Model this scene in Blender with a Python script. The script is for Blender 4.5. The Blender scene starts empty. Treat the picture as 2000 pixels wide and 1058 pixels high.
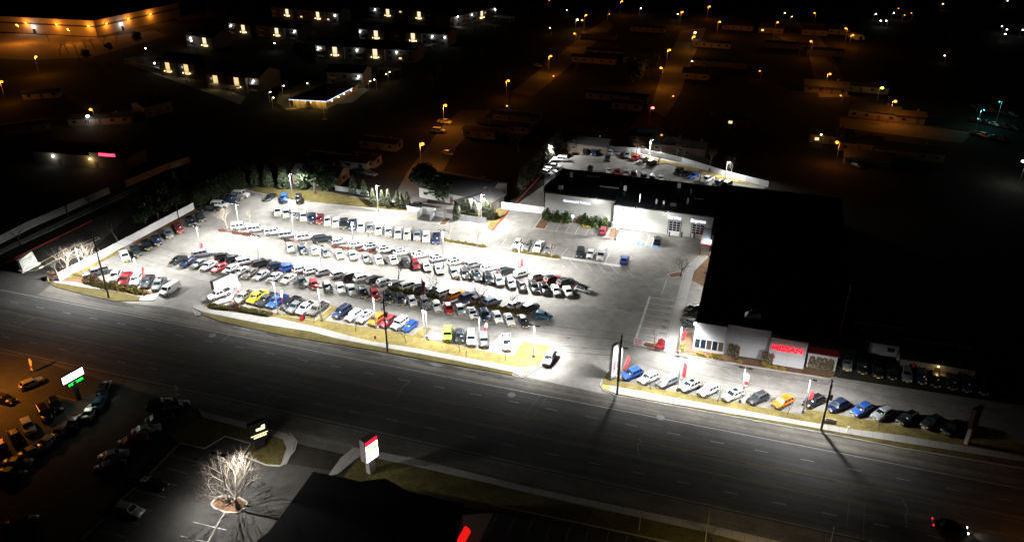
import bpy, bmesh, math, random
from mathutils import Vector, Matrix
random.seed(7)
R = math.radians
sc = bpy.context.scene
COL = sc.collection
# ---------------------------------------------------------------- camera model (survey of the photograph)
CF, CP, CR, CH = 1533.8, 0.47797, -0.00592, 88.0
_fw = Vector((0, math.cos(CP), -math.sin(CP)))
_rt, _dn = Vector((1, 0, 0)), Vector((0, -math.sin(CP), -math.cos(CP)))
RT = _rt * math.cos(CR) + _dn * math.sin(CR)
DN = -_rt * math.sin(CR) + _dn * math.cos(CR)
FW = _fw
CAM = Vector((0, 0, CH))
def at(x, y, z=0.0):
    d = RT * ((x - 1000) / CF) + DN * ((y - 529) / CF) + FW
    t = (z - CH) / d.z
    return CAM + d * t
def proj(p):
    v = p - CAM
    w = v.dot(FW)
    return 1000 + CF * v.dot(RT) / w, 529 + CF * v.dot(DN) / w
def height(base, top):
    b = at(*base); lo, hi = 0.0, 40.0
    for _ in range(40):
        m = (lo + hi) / 2
        if proj(Vector((b.x, b.y, m)))[1] > top[1]: lo = m
        else: hi = m
    return lo
YAW = -0.3068
U = Vector((math.cos(YAW), math.sin(YAW), 0))
N = Vector((-math.sin(YAW), math.cos(YAW), 0))
Z = Vector((0, 0, 1))
def st(s, t, z=0.0):
    p = U * s + N * t
    return Vector((p.x, p.y, z))
def heading(x, y, dx, dy, z=0.7):
    k = 6.0 / math.hypot(dx, dy)
    a, b = at(x - dx * k, y - dy * k, z), at(x + dx * k, y + dy * k, z)
    return math.atan2(b.y - a.y, b.x - a.x)
# ---------------------------------------------------------------- materials
MATS = {}
def mat(name, c, rough=0.7, metal=0.0, noise=None, emit=None, es=1.0, coat=0.0, spec=0.5, alpha=None):
    if name in MATS: return MATS[name]
    m = bpy.data.materials.new(name); m.use_nodes = True
    nt = m.node_tree; b = nt.nodes['Principled BSDF']
    b.inputs['Base Color'].default_value = (*c, 1)
    b.inputs['Roughness'].default_value = rough
    b.inputs['Metallic'].default_value = metal
    b.inputs['Coat Weight'].default_value = coat
    b.inputs['Specular IOR Level'].default_value = spec
    if emit:
        b.inputs['Emission Color'].default_value = (*emit, 1)
        b.inputs['Emission Strength'].default_value = es
    if noise:
        tc = nt.nodes.new('ShaderNodeTexCoord')
        prev = None
        for (scale, lo, hi) in noise:
            n = nt.nodes.new('ShaderNodeTexNoise'); n.inputs['Scale'].default_value = scale
            n.inputs['Detail'].default_value = 6; n.inputs['Roughness'].default_value = 0.65
            nt.links.new(tc.outputs['Object'], n.inputs['Vector'])
            mr = nt.nodes.new('ShaderNodeMapRange')
            mr.inputs['From Min'].default_value = 0.3; mr.inputs['From Max'].default_value = 0.7
            mr.inputs['To Min'].default_value = lo; mr.inputs['To Max'].default_value = hi
            nt.links.new(n.outputs['Fac'], mr.inputs['Value'])
            if prev is None: prev = mr.outputs['Result']
            else:
                mm = nt.nodes.new('ShaderNodeMath'); mm.operation = 'MULTIPLY'
                nt.links.new(prev, mm.inputs[0]); nt.links.new(mr.outputs['Result'], mm.inputs[1]); prev = mm.outputs[0]
        vm = nt.nodes.new('ShaderNodeVectorMath'); vm.operation = 'SCALE'
        vm.inputs[0].default_value = c
        nt.links.new(prev, vm.inputs['Scale'])
        nt.links.new(vm.outputs[0], b.inputs['Base Color'])
    MATS[name] = m
    return m
def stripes(m, direction, scale, dark, width=0.5, axis='X'):
    """multiplies the base colour of material m by thin parallel seams"""
    nt = m.node_tree; b = nt.nodes['Principled BSDF']
    tc = nt.nodes.new('ShaderNodeTexCoord')
    dot = nt.nodes.new('ShaderNodeVectorMath'); dot.operation = 'DOT_PRODUCT'
    dot.inputs[1].default_value = direction
    nt.links.new(tc.outputs['Object'], dot.inputs[0])
    mu = nt.nodes.new('ShaderNodeMath'); mu.operation = 'MULTIPLY'; mu.inputs[1].default_value = scale
    nt.links.new(dot.outputs['Value'], mu.inputs[0])
    fr = nt.nodes.new('ShaderNodeMath'); fr.operation = 'FRACT'; nt.links.new(mu.outputs[0], fr.inputs[0])
    lt = nt.nodes.new('ShaderNodeMath'); lt.operation = 'LESS_THAN'; lt.inputs[1].default_value = width
    nt.links.new(fr.outputs[0], lt.inputs[0])
    mx = nt.nodes.new('ShaderNodeMix'); mx.data_type = 'RGBA'
    nt.links.new(lt.outputs[0], mx.inputs['Factor'])
    src = b.inputs['Base Color']
    if src.is_linked:
        nt.links.new(src.links[0].from_socket, mx.inputs['A'])
    else: mx.inputs['A'].default_value = src.default_value
    mx.inputs['B'].default_value = (*dark, 1)
    nt.links.new(mx.outputs['Result'], src)
    return m
def streaks(m, k=.35):
    """long wear streaks along the road direction"""
    nt = m.node_tree; b = nt.nodes['Principled BSDF']; tc = nt.nodes.new('ShaderNodeTexCoord')
    mp = nt.nodes.new('ShaderNodeMapping'); mp.vector_type = 'TEXTURE'; mp.inputs['Rotation'].default_value = (0, 0, YAW); mp.inputs['Scale'].default_value = (45, .9, 1)
    nt.links.new(tc.outputs['Object'], mp.inputs['Vector'])
    n = nt.nodes.new('ShaderNodeTexNoise'); n.inputs['Scale'].default_value = 1.0; n.inputs['Detail'].default_value = 3
    nt.links.new(mp.outputs[0], n.inputs['Vector'])
    mr = nt.nodes.new('ShaderNodeMapRange'); mr.inputs['From Min'].default_value = .3; mr.inputs['From Max'].default_value = .7; mr.inputs['To Min'].default_value = 1 - k; mr.inputs['To Max'].default_value = 1 + k
    nt.links.new(n.outputs['Fac'], mr.inputs['Value'])
    vm = nt.nodes.new('ShaderNodeVectorMath'); vm.operation = 'SCALE'; src = b.inputs['Base Color'].links[0].from_socket
    nt.links.new(src, vm.inputs[0]); nt.links.new(mr.outputs[0], vm.inputs['Scale']); nt.links.new(vm.outputs[0], b.inputs['Base Color'])
    return m
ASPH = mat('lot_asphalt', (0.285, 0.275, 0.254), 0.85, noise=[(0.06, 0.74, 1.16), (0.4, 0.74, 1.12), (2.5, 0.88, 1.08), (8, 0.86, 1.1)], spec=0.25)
ASPHS = mat('service_asphalt', (0.27, 0.26, 0.236), 0.85, noise=[(0.08, 0.7, 1.2), (0.5, 0.75, 1.12), (6, 0.86, 1.1)], spec=0.25)
ROAD = mat('road_asphalt', (0.066, 0.066, 0.064), 0.8, noise=[(0.05, 0.8, 1.15), (0.3, 0.85, 1.12), (5, 0.88, 1.1)], spec=0.3)
streaks(ROAD, .32)
SHOUL = mat('shoulder_asphalt', (0.13, 0.122, 0.105), 0.85, noise=[(0.12, 0.55, 1.2), (0.7, 0.8, 1.15), (5, 0.88, 1.1)], spec=0.3)
streaks(SHOUL, .3)
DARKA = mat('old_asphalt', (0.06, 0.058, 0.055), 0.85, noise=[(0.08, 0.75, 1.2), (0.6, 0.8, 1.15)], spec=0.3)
CONC = mat('concrete', (0.42, 0.40, 0.36), 0.85, noise=[(0.3, 0.88, 1.08), (3, 0.93, 1.05)], spec=0.3)
WALK = mat('sidewalk_concrete', (0.36, 0.355, 0.34), 0.85, noise=[(0.3, 0.85, 1.08), (3, 0.93, 1.05)], spec=0.3)
stripes(WALK, tuple(U), 0.55, (0.23, 0.225, 0.21), 0.05)
LAWN = mat('dormant_lawn', (0.225, 0.182, 0.062), 0.95, noise=[(0.10, 0.65, 1.2), (0.6, 0.65, 1.25), (4, 0.6, 1.3)], spec=0.1)
LAWND = mat('olive_lawn', (0.12, 0.10, 0.035), 0.95, noise=[(0.15, 0.6, 1.2), (0.9, 0.7, 1.25), (5, 0.6, 1.3)], spec=0.1)
MULCH = mat('bark_mulch', (0.17, 0.10, 0.06), 0.95, noise=[(0.5, 0.7, 1.25), (4, 0.65, 1.3)], spec=0.1)
SOIL = mat('dark_soil', (0.035, 0.032, 0.026), 0.95, noise=[(0.03, 0.6, 1.3), (0.4, 0.7, 1.25)], spec=0.1)
WPAINT = mat('white_line_paint', (0.62, 0.62, 0.6), 0.7, noise=[(1.5, 0.6, 1.1)])
WPAINT2 = mat('worn_white_line_paint', (0.30, 0.30, 0.29), 0.7, noise=[(1.2, 0.55, 1.1)])
YPAINT = mat('worn_yellow_line_paint', (0.22, 0.15, 0.025), 0.7, noise=[(0.8, 0.55, 1.1)])
YPAINT2 = mat('yellow_line_paint', (0.55, 0.42, 0.05), 0.7, noise=[(0.8, 0.75, 1.1)])
BPAINT = mat('blue_sign_paint', (0.05, 0.22, 0.55), 0.6)
RKERB = mat('red_kerb_paint', (0.45, 0.05, 0.03), 0.7, noise=[(0.8, 0.75, 1.1)])
WFENCE = mat('white_fence_vinyl', (0.80, 0.80, 0.78), 0.6, noise=[(0.4, 0.88, 1.05)])
GFENCE = mat('pale_grey_fence', (0.60, 0.61, 0.62), 0.7, noise=[(0.4, 0.85, 1.08)])
WMET = mat('white_metal', (0.75, 0.76, 0.78), 0.4)
GMET = mat('galvanised_metal', (0.40, 0.41, 0.42), 0.45, 0.6)
BMET = mat('black_metal', (0.02, 0.02, 0.022), 0.5)
WOOD = mat('creosote_wood', (0.045, 0.035, 0.028), 0.9, noise=[(1.5, 0.7, 1.3)])
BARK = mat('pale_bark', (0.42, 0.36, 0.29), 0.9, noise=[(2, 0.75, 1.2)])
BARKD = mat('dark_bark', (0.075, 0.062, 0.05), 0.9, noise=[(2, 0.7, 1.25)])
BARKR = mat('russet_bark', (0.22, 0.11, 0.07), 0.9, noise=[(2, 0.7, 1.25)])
def leafmat(name, c):
    return mat(name, c, 0.8, noise=[(0.9, 0.55, 1.45), (4, 0.7, 1.3)], spec=0.2)
LEAFD = leafmat('dark_evergreen_needles', (0.035, 0.05, 0.025))
LEAFG = leafmat('green_shrub_leaves', (0.045, 0.072, 0.02))
LEAFA = leafmat('arborvitae_needles', (0.052, 0.06, 0.034))
LEAFO = leafmat('olive_hedge_leaves', (0.10, 0.085, 0.015))
LEAFB = leafmat('brown_dry_leaves', (0.16, 0.09, 0.065))
LEAFR = leafmat('red_brown_groundcover', (0.17, 0.065, 0.045))
LEAFY = leafmat('yellow_dry_grass', (0.32, 0.24, 0.05))
# ---------------------------------------------------------------- mesh builder
class MB:
    def __init__(s): s.v, s.f, s.m, s.mats, s.smooth = [], [], [], [], False
    def mi(s, m):
        if m not in s.mats: s.mats.append(m)
        return s.mats.index(m)
    def face(s, pts, m):
        b = len(s.v); s.v.extend([tuple(p) for p in pts]); s.f.append(tuple(range(b, b + len(pts)))); s.m.append(s.mi(m)); return s
    def hexa(s, P, m):
        b = len(s.v); s.v.extend([tuple(p) for p in P]); k = s.mi(m)
        for q in ((3, 2, 1, 0), (4, 5, 6, 7), (0, 1, 5, 4), (1, 2, 6, 5), (2, 3, 7, 6), (3, 0, 4, 7)):
            s.f.append(tuple(b + i for i in q)); s.m.append(k)
        return s
    def box(s, c, size, m, rz=0.0, top=(1, 1)):
        hx, hy, hz = size[0] / 2, size[1] / 2, size[2] / 2
        P = []
        for z, kx, ky in ((-hz, 1, 1), (hz, top[0], top[1])):
            for x, y in ((-hx, -hy), (hx, -hy), (hx, hy), (-hx, hy)):
                x, y = x * kx, y * ky
                P.append((c[0] + x * math.cos(rz) - y * math.sin(rz), c[1] + x * math.sin(rz) + y * math.cos(rz), c[2] + z))
        return s.hexa(P, m)
    def bar(s, a, b, w, h, m):
        """a box beam from a to b, w wide, h high (centred)"""
        a, b = Vector(a), Vector(b); d = (b - a).normalized()
        side = d.cross(Z)
        if side.length < 1e-4: side = Vector((1, 0, 0))
        side.normalize(); up = side.cross(d)
        P = []
        for e in (-1, 1):
            pass
        q = [(-1, -1), (1, -1), (1, 1), (-1, 1)]
        for base in (a, b):
            for i, j in q: P.append(base + side * (i * w / 2) + up * (j * h / 2))
        return s.hexa(P, m)
    def tube(s, a, b, r0, r1, m, n=6, cap=True):
        a, b = Vector(a), Vector(b); d = b - a
        if d.length < 1e-6: return s
        d.normalize(); x = d.orthogonal().normalized(); y = d.cross(x)
        i0 = len(s.v); k = s.mi(m)
        for p, r in ((a, r0), (b, r1)):
            for i in range(n):
                t = 2 * math.pi * i / n; s.v.append(tuple(p + x * (r * math.cos(t)) + y * (r * math.sin(t))))
        for i in range(n):
            j = (i + 1) % n; s.f.append((i0 + i, i0 + j, i0 + n + j, i0 + n + i)); s.m.append(k)
        if cap:
            s.f.append(tuple(i0 + n + i for i in range(n))); s.m.append(k)
            s.f.append(tuple(i0 + n - 1 - i for i in range(n))); s.m.append(k)
        return s
    def ball(s, c, r, m, n=8, rings=5, squash=1.0):
        i0 = len(s.v); k = s.mi(m); c = Vector(c)
        s.v.append(tuple(c + Z * r * squash))
        for j in range(1, rings):
            ph = math.pi * j / rings
            for i in range(n):
                t = 2 * math.pi * i / n
                s.v.append((c.x + r * math.sin(ph) * math.cos(t), c.y + r * math.sin(ph) * math.sin(t), c.z + r * squash * math.cos(ph)))
        s.v.append(tuple(c - Z * r * squash)); last = len(s.v) - 1
        for i in range(n):
            s.f.append((i0, i0 + 1 + i, i0 + 1 + (i + 1) % n)); s.m.append(k)
            o = i0 + 1 + (rings - 2) * n
            s.f.append((last, o + (i + 1) % n, o + i)); s.m.append(k)
        for j in range(rings - 2):
            o = i0 + 1 + j * n
            for i in range(n):
                s.f.append((o + i, o + n + i, o + n + (i + 1) % n, o + (i + 1) % n)); s.m.append(k)
        return s
    def prism(s, pts, z0, z1, m, mside=None):
        """upright prism over a polygon of 3-D points"""
        P = [Vector((p[0], p[1], 0)) for p in pts]
        ar = sum(P[i].x * P[(i + 1) % len(P)].y - P[(i + 1) % len(P)].x * P[i].y for i in range(len(P)))
        if ar < 0: P.reverse()
        n = len(P); b = len(s.v)
        s.v.extend([(p.x, p.y, z0) for p in P]); s.v.extend([(p.x, p.y, z1) for p in P])
        s.f.append(tuple(b + n + i for i in range(n))); s.m.append(s.mi(m))
        k = s.mi(mside or m)
        for i in range(n):
            j = (i + 1) % n; s.f.append((b + i, b + j, b + n + j, b + n + i)); s.m.append(k)
        return s
    def mesh(s, name, smooth=None):
        me = bpy.data.meshes.new(name); me.from_pydata(s.v, [], s.f)
        for m in s.mats: me.materials.append(m)
        me.polygons.foreach_set('material_index', s.m)
        if s.smooth if smooth is None else smooth: me.polygons.foreach_set('use_smooth', [True] * len(s.f))
        me.update(); return me
    def build(s, name, parent=None, smooth=None):
        o = bpy.data.objects.new(name, s.mesh(name, smooth)); COL.objects.link(o)
        if parent: o.parent = parent
        return o
def tag(o, label, cat, group=None):
    o['label'] = label; o['category'] = cat
    if group: o['group'] = group
    return o
def thing(name, label, cat, loc=(0, 0, 0), rz=0.0, group=None):
    o = bpy.data.objects.new(name, None); COL.objects.link(o)
    o.empty_display_size = 0.2; o.location = loc; o.rotation_euler = (0, 0, rz)
    return tag(o, label, cat, group)
def kids(o): return list(o.children)
def copy_tree(o, parent=None):
    c = o.copy(); COL.objects.link(c)
    if parent: c.parent = parent
    for ch in kids(o): copy_tree(ch, c)
    return c
def struct(o): o['kind'] = 'structure'; return o
def text_mesh(body, size, m, extrude=0.04, sx=1.0, bold=0.0):
    cu = bpy.data.curves.new('lettering', 'FONT'); cu.body = body; cu.size = size; cu.extrude = extrude; cu.offset = bold
    cu.align_x = 'CENTER'; cu.align_y = 'CENTER'
    o = bpy.data.objects.new('lettering', cu); COL.objects.link(o)
    dg = bpy.context.evaluated_depsgraph_get()
    me = bpy.data.meshes.new_from_object(o.evaluated_get(dg))
    bpy.data.objects.remove(o); bpy.data.curves.remove(cu)
    for v in me.vertices: v.co.x *= sx
    me.materials.clear(); me.materials.append(m)
    return me
def lettering(body, size, m, pos, xdir, parent, sx=1.0, up=Z, bold=0.0, name='lettering', extrude=0.04):
    me = text_mesh(body, size, m, extrude, sx, bold)
    o = bpy.data.objects.new(name, me); COL.objects.link(o)
    x = Vector(xdir).normalized(); y = Vector(up).normalized(); zz = x.cross(y)
    mw = Matrix((( x.x, y.x, zz.x, pos[0]), (x.y, y.y, zz.y, pos[1]), (x.z, y.z, zz.z, pos[2]), (0, 0, 0, 1)))
    o.parent = parent
    o.matrix_world = mw if not parent else mw
    if parent:
        bpy.context.view_layer.update()
        o.matrix_basis = parent.matrix_world.inverted() @ mw
    return o
def lamp(kind, loc, power, color, parent=None, size=0.15, spot=None, blend=0.5, name='lamp_light', aim=None):
    l = bpy.data.lights.new(name, kind); l.energy = power; l.color = color; l.shadow_soft_size = size
    if kind == 'SPOT': l.spot_size = R(spot); l.spot_blend = blend
    o = bpy.data.objects.new(name, l); COL.objects.link(o); o.location = loc
    if aim is not None: o.rotation_euler = Vector(aim).to_track_quat('-Z', 'Y').to_euler()
    if parent: o.parent = parent
    return o
ORD = ['first', 'second', 'third', 'fourth', 'fifth', 'sixth', 'seventh', 'eighth', 'ninth', 'tenth', 'eleventh', 'twelfth', 'thirteenth', 'fourteenth', 'fifteenth', 'sixteenth']
# ---------------------------------------------------------------- ground, road, pavements
def sheet(name, px, z, m, conv=True):
    P = [at(*p) if conv else Vector(p) for p in px]
    ar = sum(P[i].x * P[(i + 1) % len(P)].y - P[(i + 1) % len(P)].x * P[i].y for i in range(len(P)))
    if ar < 0: P.reverse()
    b = MB(); b.face([(p.x, p.y, z) for p in P], m)
    return struct(b.build(name))
def raised(name, px, z1, m, kerb=True, side=None):
    """a raised bed or pavement; with kerb, a concrete border ring 0.15 m wide round a fill set 3 cm lower"""
    P = [at(*p) for p in px]
    ar = sum(P[i].x * P[(i + 1) % len(P)].y - P[(i + 1) % len(P)].x * P[i].y for i in range(len(P)))
    if ar < 0: P.reverse()
    b = MB()
    if not kerb:
        b.prism(P, 0, z1, m, side or m); return struct(b.build(name))
    n = len(P); Q = []
    for i in range(n):
        a, c, d = P[i - 1], P[i], P[(i + 1) % n]
        e1, e2 = (c - a).normalized(), (d - c).normalized()
        n1, n2 = Vector((-e1.y, e1.x, 0)), Vector((-e2.y, e2.x, 0))
        k = n1 + n2
        k = k / max(0.35, k.length_squared / 2)
        Q.append(c + k * 0.3)
    for i in range(n):
        j = (i + 1) % n
        b.face([(P[i].x, P[i].y, z1), (P[j].x, P[j].y, z1), (Q[j].x, Q[j].y, z1), (Q[i].x, Q[i].y, z1)], CONC)
        b.face([(P[i].x, P[i].y, 0), (P[j].x, P[j].y, 0), (P[j].x, P[j].y, z1), (P[i].x, P[i].y, z1)], CONC)
        b.face([(Q[j].x, Q[j].y, z1 - .03), (Q[i].x, Q[i].y, z1 - .03), (Q[i].x, Q[i].y, z1), (Q[j].x, Q[j].y, z1)], CONC)
    b.face([(q.x, q.y, z1 - 0.03) for q in Q], m)
    return struct(b.build(name))
g = MB(); g.face([(-2500, -300, 0), (2500, -300, 0), (2500, 5000, 0), (-2500, 5000, 0)], SOIL); struct(g.build('ground'))
tN = at(1300, 789).dot(N); tS = at(1100, 958).dot(N)
tFW, tYF, tYN, tNW = 115.7, 108.5, 104.1, 96.5
def band(name, t0, t1, s0, s1, z, m):
    b = MB(); b.face([st(s0, t0, z), st(s1, t0, z), st(s1, t1, z), st(s0, t1, z)], m); return struct(b.build(name))
band('road', tNW - 0.6, tFW + 0.6, -420, 420, 0.02, ROAD)
band('road_shoulder', tFW + 0.6, tN + 6, -420, 420, 0.016, SHOUL)
band('road_shoulder', tS - 3, tNW - 0.6, -420, 420, 0.016, SHOUL)
def marks(name, segs, m, z=0.032):
    b = MB()
    for (t, w, s0, s1) in segs:
        b.face([st(s0, t - w / 2, z), st(s1, t - w / 2, z), st(s1, t + w / 2, z), st(s0, t + w / 2, z)], m)
    return struct(b.build(name))
marks('road_edge_line', [(tFW, 0.16, -420, 420), (tNW, 0.16, -420, 420)], WPAINT2)
dashes = []
s_ref = at(1143, 813).dot(U)
for k in range(-40, 30):
    s0 = s_ref + k * 7.35
    dashes.append(((tFW + tYF) / 2, 0.14, s0, s0 + 2.2)); dashes.append(((tNW + tYN) / 2, 0.14, s0 + 3.1, s0 + 5.3))
marks('road_dash_line', dashes, WPAINT2)
marks('road_centre_line', [(tYF, 0.14, -420, 420), (tYN, 0.14, -420, 420)] + [(t + o, 0.12, s_ref + k * 14, s_ref + k * 14 + 5) for k in range(-22, 20) for t, o in ((tYF, -0.4), (tYN, 0.4))], YPAINT)
# crack seals and cross seams on the carriageway
b = MB()
for k in range(26):
    s0 = -190 + k * 15 + random.uniform(-5, 5); t0 = random.uniform(tNW, tFW - 3); p = st(s0, t0, 0.028)
    for q in range(5):
        n2 = p + N * random.uniform(0.6, 1.5) + U * random.uniform(-0.5, 0.5)
        b.face([p - U * .04, p + U * .04, n2 + U * .04, n2 - U * .04], DARKA if k % 3 else WPAINT2); p = n2
struct(b.build('road_crack_seal'))
for (s0, w, t0, t1) in ((-62, 9, 110, 113), (20, 14, 98.5, 101), (-8, 6, 112, 114.6), (58, 10, 109.2, 111)):
    b = MB(); b.face([st(s0, t0, .026), st(s0 + w, t0, .026), st(s0 + w, t1, .026), st(s0, t1, .026)], DARKA); struct(b.build('road_patch'))
b = MB()
for x, y in ((999, 771), (415, 655), (1290, 815)):
    c = at(x, y); b.face([c + U * (.75 * math.cos(6.283 * i / 16)) + N * (.75 * math.sin(6.283 * i / 16)) + Z * .034 for i in range(16)], mat('manhole_iron', (.16, .16, .165), .6))
struct(b.build('manhole_cover'))
b = MB()
for k in range(14):
    s0 = -150 + k * 24 + random.uniform(-4, 4); t0, t1 = random.choice(((tYF, tFW), (tNW, tYN), (tNW, tFW)))
    for q in range(2):
        s1 = s0 + q * random.uniform(1.2, 2.4); b.face([st(s1, t0, .027), st(s1 + .07, t0, .027), st(s1 + .9, t1, .027), st(s1 + .83, t1, .027)], mat('pale_joint', (.13, .13, .125), .8) if k % 2 else DARKA)
struct(b.build('road_joint'))
# the dealership's asphalt
sheet('parking_lot', [(100, 556), (118, 548), (380, 410), (476, 368), (560, 372), (700, 385), (870, 400), (985, 406), (1063, 413), (1195, 445), (1400, 470), (1420, 560), (1380, 640), (1352, 690), (1570, 722), (1640, 738), (2150, 815), (2150, 900), (1640, 845), (1215, 772), (1175, 768), (1030, 736), (870, 708), (640, 664), (400, 616), (330, 600), (220, 588)], 0.024, ASPH)
sheet('service_yard', [(995, 408), (1063, 414), (1195, 446), (1400, 470), (1392, 490), (1330, 535), (1255, 548), (1110, 508), (1096, 498), (1000, 480), (960, 452)], 0.030, ASPHS)
sheet('back_lot', [(1005, 402), (1062, 412), (1064, 330), (1110, 285), (1250, 295), (1500, 362), (1445, 372), (1420, 420), (1107, 330)], 0.026, ASPHS)
sheet('back_lot', [(1097, 289), (1250, 297), (1500, 363), (1420, 420), (1107, 330)], 0.029, ASPH)
# oil stains and dark patches in the stalls
STAIN = mat('oil_stain', (0.10, 0.095, 0.085), 0.7, noise=[(0.8, 0.6, 1.4)])
def blot(x, y, rx, ry, m, z=0.034, name='oil_stain', n=18):
    c = at(x, y); b = MB(); P = []
    for i in range(n):
        a = 2 * math.pi * i / n; k = random.uniform(0.65, 1.15)
        P.append(c + U * (math.cos(a) * rx * k) + N * (math.sin(a) * ry * k))
    b.face([(p.x, p.y, z) for p in P], m); return struct(b.build(name))
for x, y in ((1310, 592), (1307, 603), (1303, 614), (1300, 626), (1297, 639), (1294, 651), (1284, 578), (1197, 540), (1134, 468), (1155, 467), (1068, 634), (1110, 660), (960, 634), (893, 496), (1062, 720), (733, 428), (575, 500), (1042, 525), (880, 640), (1260, 560)):
    blot(x, y, random.uniform(.5, 1.1), random.uniform(.25, .5), STAIN)
CRK = mat('sealed_crack', (.085, .08, .075), .8); b = MB()
for (x, y) in ((520, 470), (600, 500), (450, 480), (1180, 600), (1130, 580), (1210, 560), (1100, 640), (1150, 530), (1080, 455), (1000, 450), (930, 450), (800, 450), (700, 420), (620, 400), (350, 530), (400, 520), (300, 530), (1180, 660), (1290, 510), (1340, 490), (900, 640), (700, 580), (600, 560), (840, 600), (1400, 715), (1500, 735), (1600, 755), (1700, 770), (1000, 530), (880, 520)):
    p = at(x, y); a = random.uniform(0, 6.28)
    for q in range(random.randint(4, 9)):
        a += random.uniform(-.7, .7); n2 = p + Vector((math.cos(a), math.sin(a), 0)) * random.uniform(.7, 1.8); sd = Vector((-math.sin(a), math.cos(a), 0)) * .045
        b.face([(v.x, v.y, .036) for v in (p - sd, n2 - sd, n2 + sd, p + sd)], CRK); p = n2
struct(b.build('sealed_crack'))
for x, y, rx, ry in ((560, 420, 6, 2), (700, 455, 7, 2), (1150, 610, 5, 3), (820, 455, 6, 1.6), (480, 490, 5, 2), (1230, 600, 4, 2), (680, 405, 6, 1.5)): blot(x, y, rx, ry, mat('faded_stain', (.20, .192, .178), .85, noise=[(.5, .75, 1.15)]), .0305, 'faded_stain', 26)
# standing water along the gutter
WATER = mat('puddle_water', (0.05, 0.055, 0.07), 0.45, spec=0.25)
MUD = mat('wet_gutter_asphalt', (0.04, 0.038, 0.036), 0.8, spec=0.2, noise=[(0.6, 0.5, 1.6)])
blot(500, 644, 10, 1.5, MUD, 0.032, 'wet_gutter', 40); blot(490, 645, 4.2, .6, WATER, 0.036, 'puddle', 30); blot(540, 650, 3, .35, WATER, .036, 'puddle', 24)
blot(205, 588, 8, 1.2, MUD, .032, 'wet_gutter', 34); blot(690, 684, 7, .8, MUD, .032, 'wet_gutter', 30); blot(850, 712, 6, .8, MUD, .032, 'wet_gutter', 30); blot(853, 713, 2, .25, WATER, .036, 'puddle', 20); blot(960, 733, 6, .6, MUD, .032, 'wet_gutter', 30)
# pavements and lawns along the street
raised('sidewalk', [(380, 596), (398, 600), (528, 619), (613, 638), (658, 650), (724, 667), (820, 682), (1013, 718), (1046, 716), (1030, 730), (1018, 736), (1002, 727), (820, 691), (750, 679), (660, 662), (607, 648), (507, 632), (393, 609), (376, 602)], 0.14, WALK, False)
raised('lawn', [(393, 609), (507, 632), (607, 648), (660, 662), (750, 679), (820, 691), (1002, 727), (1000, 733), (950, 724), (880, 712), (756, 689), (660, 673), (562, 657), (480, 640), (430, 628), (392, 614)], 0.13, LAWND, False)
raised('lawn', [(545, 613), (568, 616), (616, 623), (645, 597), (661, 599), (633, 626), (680, 635), (719, 640), (806, 656), (828, 639), (842, 642), (822, 661), (949, 687), (1003, 696), (1021, 668), (1074, 676), (1052, 716), (1013, 718), (820, 682), (724, 667), (658, 650), (613, 638), (528, 619)], 0.14, LAWN, False)
raised('planting_bed', [(398, 600), (404, 594), (470, 603), (545, 613), (528, 619)], 0.13, MULCH, False)
raised('sidewalk', [(110, 549), (150, 552), (180, 560), (240, 574), (285, 576), (318, 571), (300, 588), (272, 587), (275, 580), (220, 570), (150, 559), (100, 551)], 0.14, WALK, False)
raised('lawn', [(95, 552), (150, 559), (220, 570), (275, 580), (272, 588), (222, 589), (150, 572), (110, 561)], 0.13, LAWND, False)
raised('planting_bed', [(118, 549), (165, 541), (215, 551), (306, 572), (285, 576), (240, 574), (180, 560), (150, 552)], 0.13, MULCH, False)
raised('planting_bed', [(118, 547), (200, 507), (245, 480), (236, 492), (198, 512), (165, 541)], 0.13, LAWN, False)
raised('planting_bed', [(255, 470), (380, 408), (392, 404), (384, 415), (300, 458), (262, 480)], 0.10, MULCH, False)
raised('sidewalk', [(1178, 750), (1281, 770), (1402, 793), (1523, 815), (1660, 838), (1763, 851), (1868, 869), (2100, 905), (2100, 918), (1868, 881), (1657, 848), (1538, 826), (1417, 806), (1287, 784), (1204, 769), (1186, 763), (1178, 757)], 0.14, WALK, False)
raised('lawn', [(1186, 764), (1287, 784), (1417, 806), (1538, 826), (1657, 848), (1868, 881), (2100, 918), (2100, 930), (1760, 873), (1600, 842), (1300, 788), (1204, 771)], 0.13, LAWND, False)
raised('lawn', [(1178, 749), (1180, 736), (1190, 723), (1208, 722), (1212, 747), (1354, 772), (1462, 791), (1566, 811), (1573, 799), (1660, 814), (1830, 845), (2100, 880), (2100, 905), (1868, 869), (1763, 851), (1660, 838), (1523, 815), (1402, 793), (1281, 770)], 0.13, LAWN, False)
b = MB()
for pl in ([(1000, 734), (1022, 738), (1032, 731), (1056, 716), (1078, 678)], [(376, 604), (384, 618), (392, 616)], [(1172, 752), (1178, 738), (1190, 721), (1208, 720)], [(1172, 752), (1178, 762), (1204, 773), (1300, 790), (1600, 844), (1760, 875), (2100, 932)], [(1295, 686), (1320, 693), (1395, 703), (1455, 714), (1545, 728), (1622, 740)], [(477, 371), (571, 391), (671, 402), (798, 414), (808, 408)], [(549, 617), (616, 626), (646, 600)]):
    for a, c in zip(pl, pl[1:]): 
        a, c = at(*a), at(*c); b.bar(a + Z * .08, c + Z * .08, 0.22, 0.17, CONC)
struct(b.build('kerb'))
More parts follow.
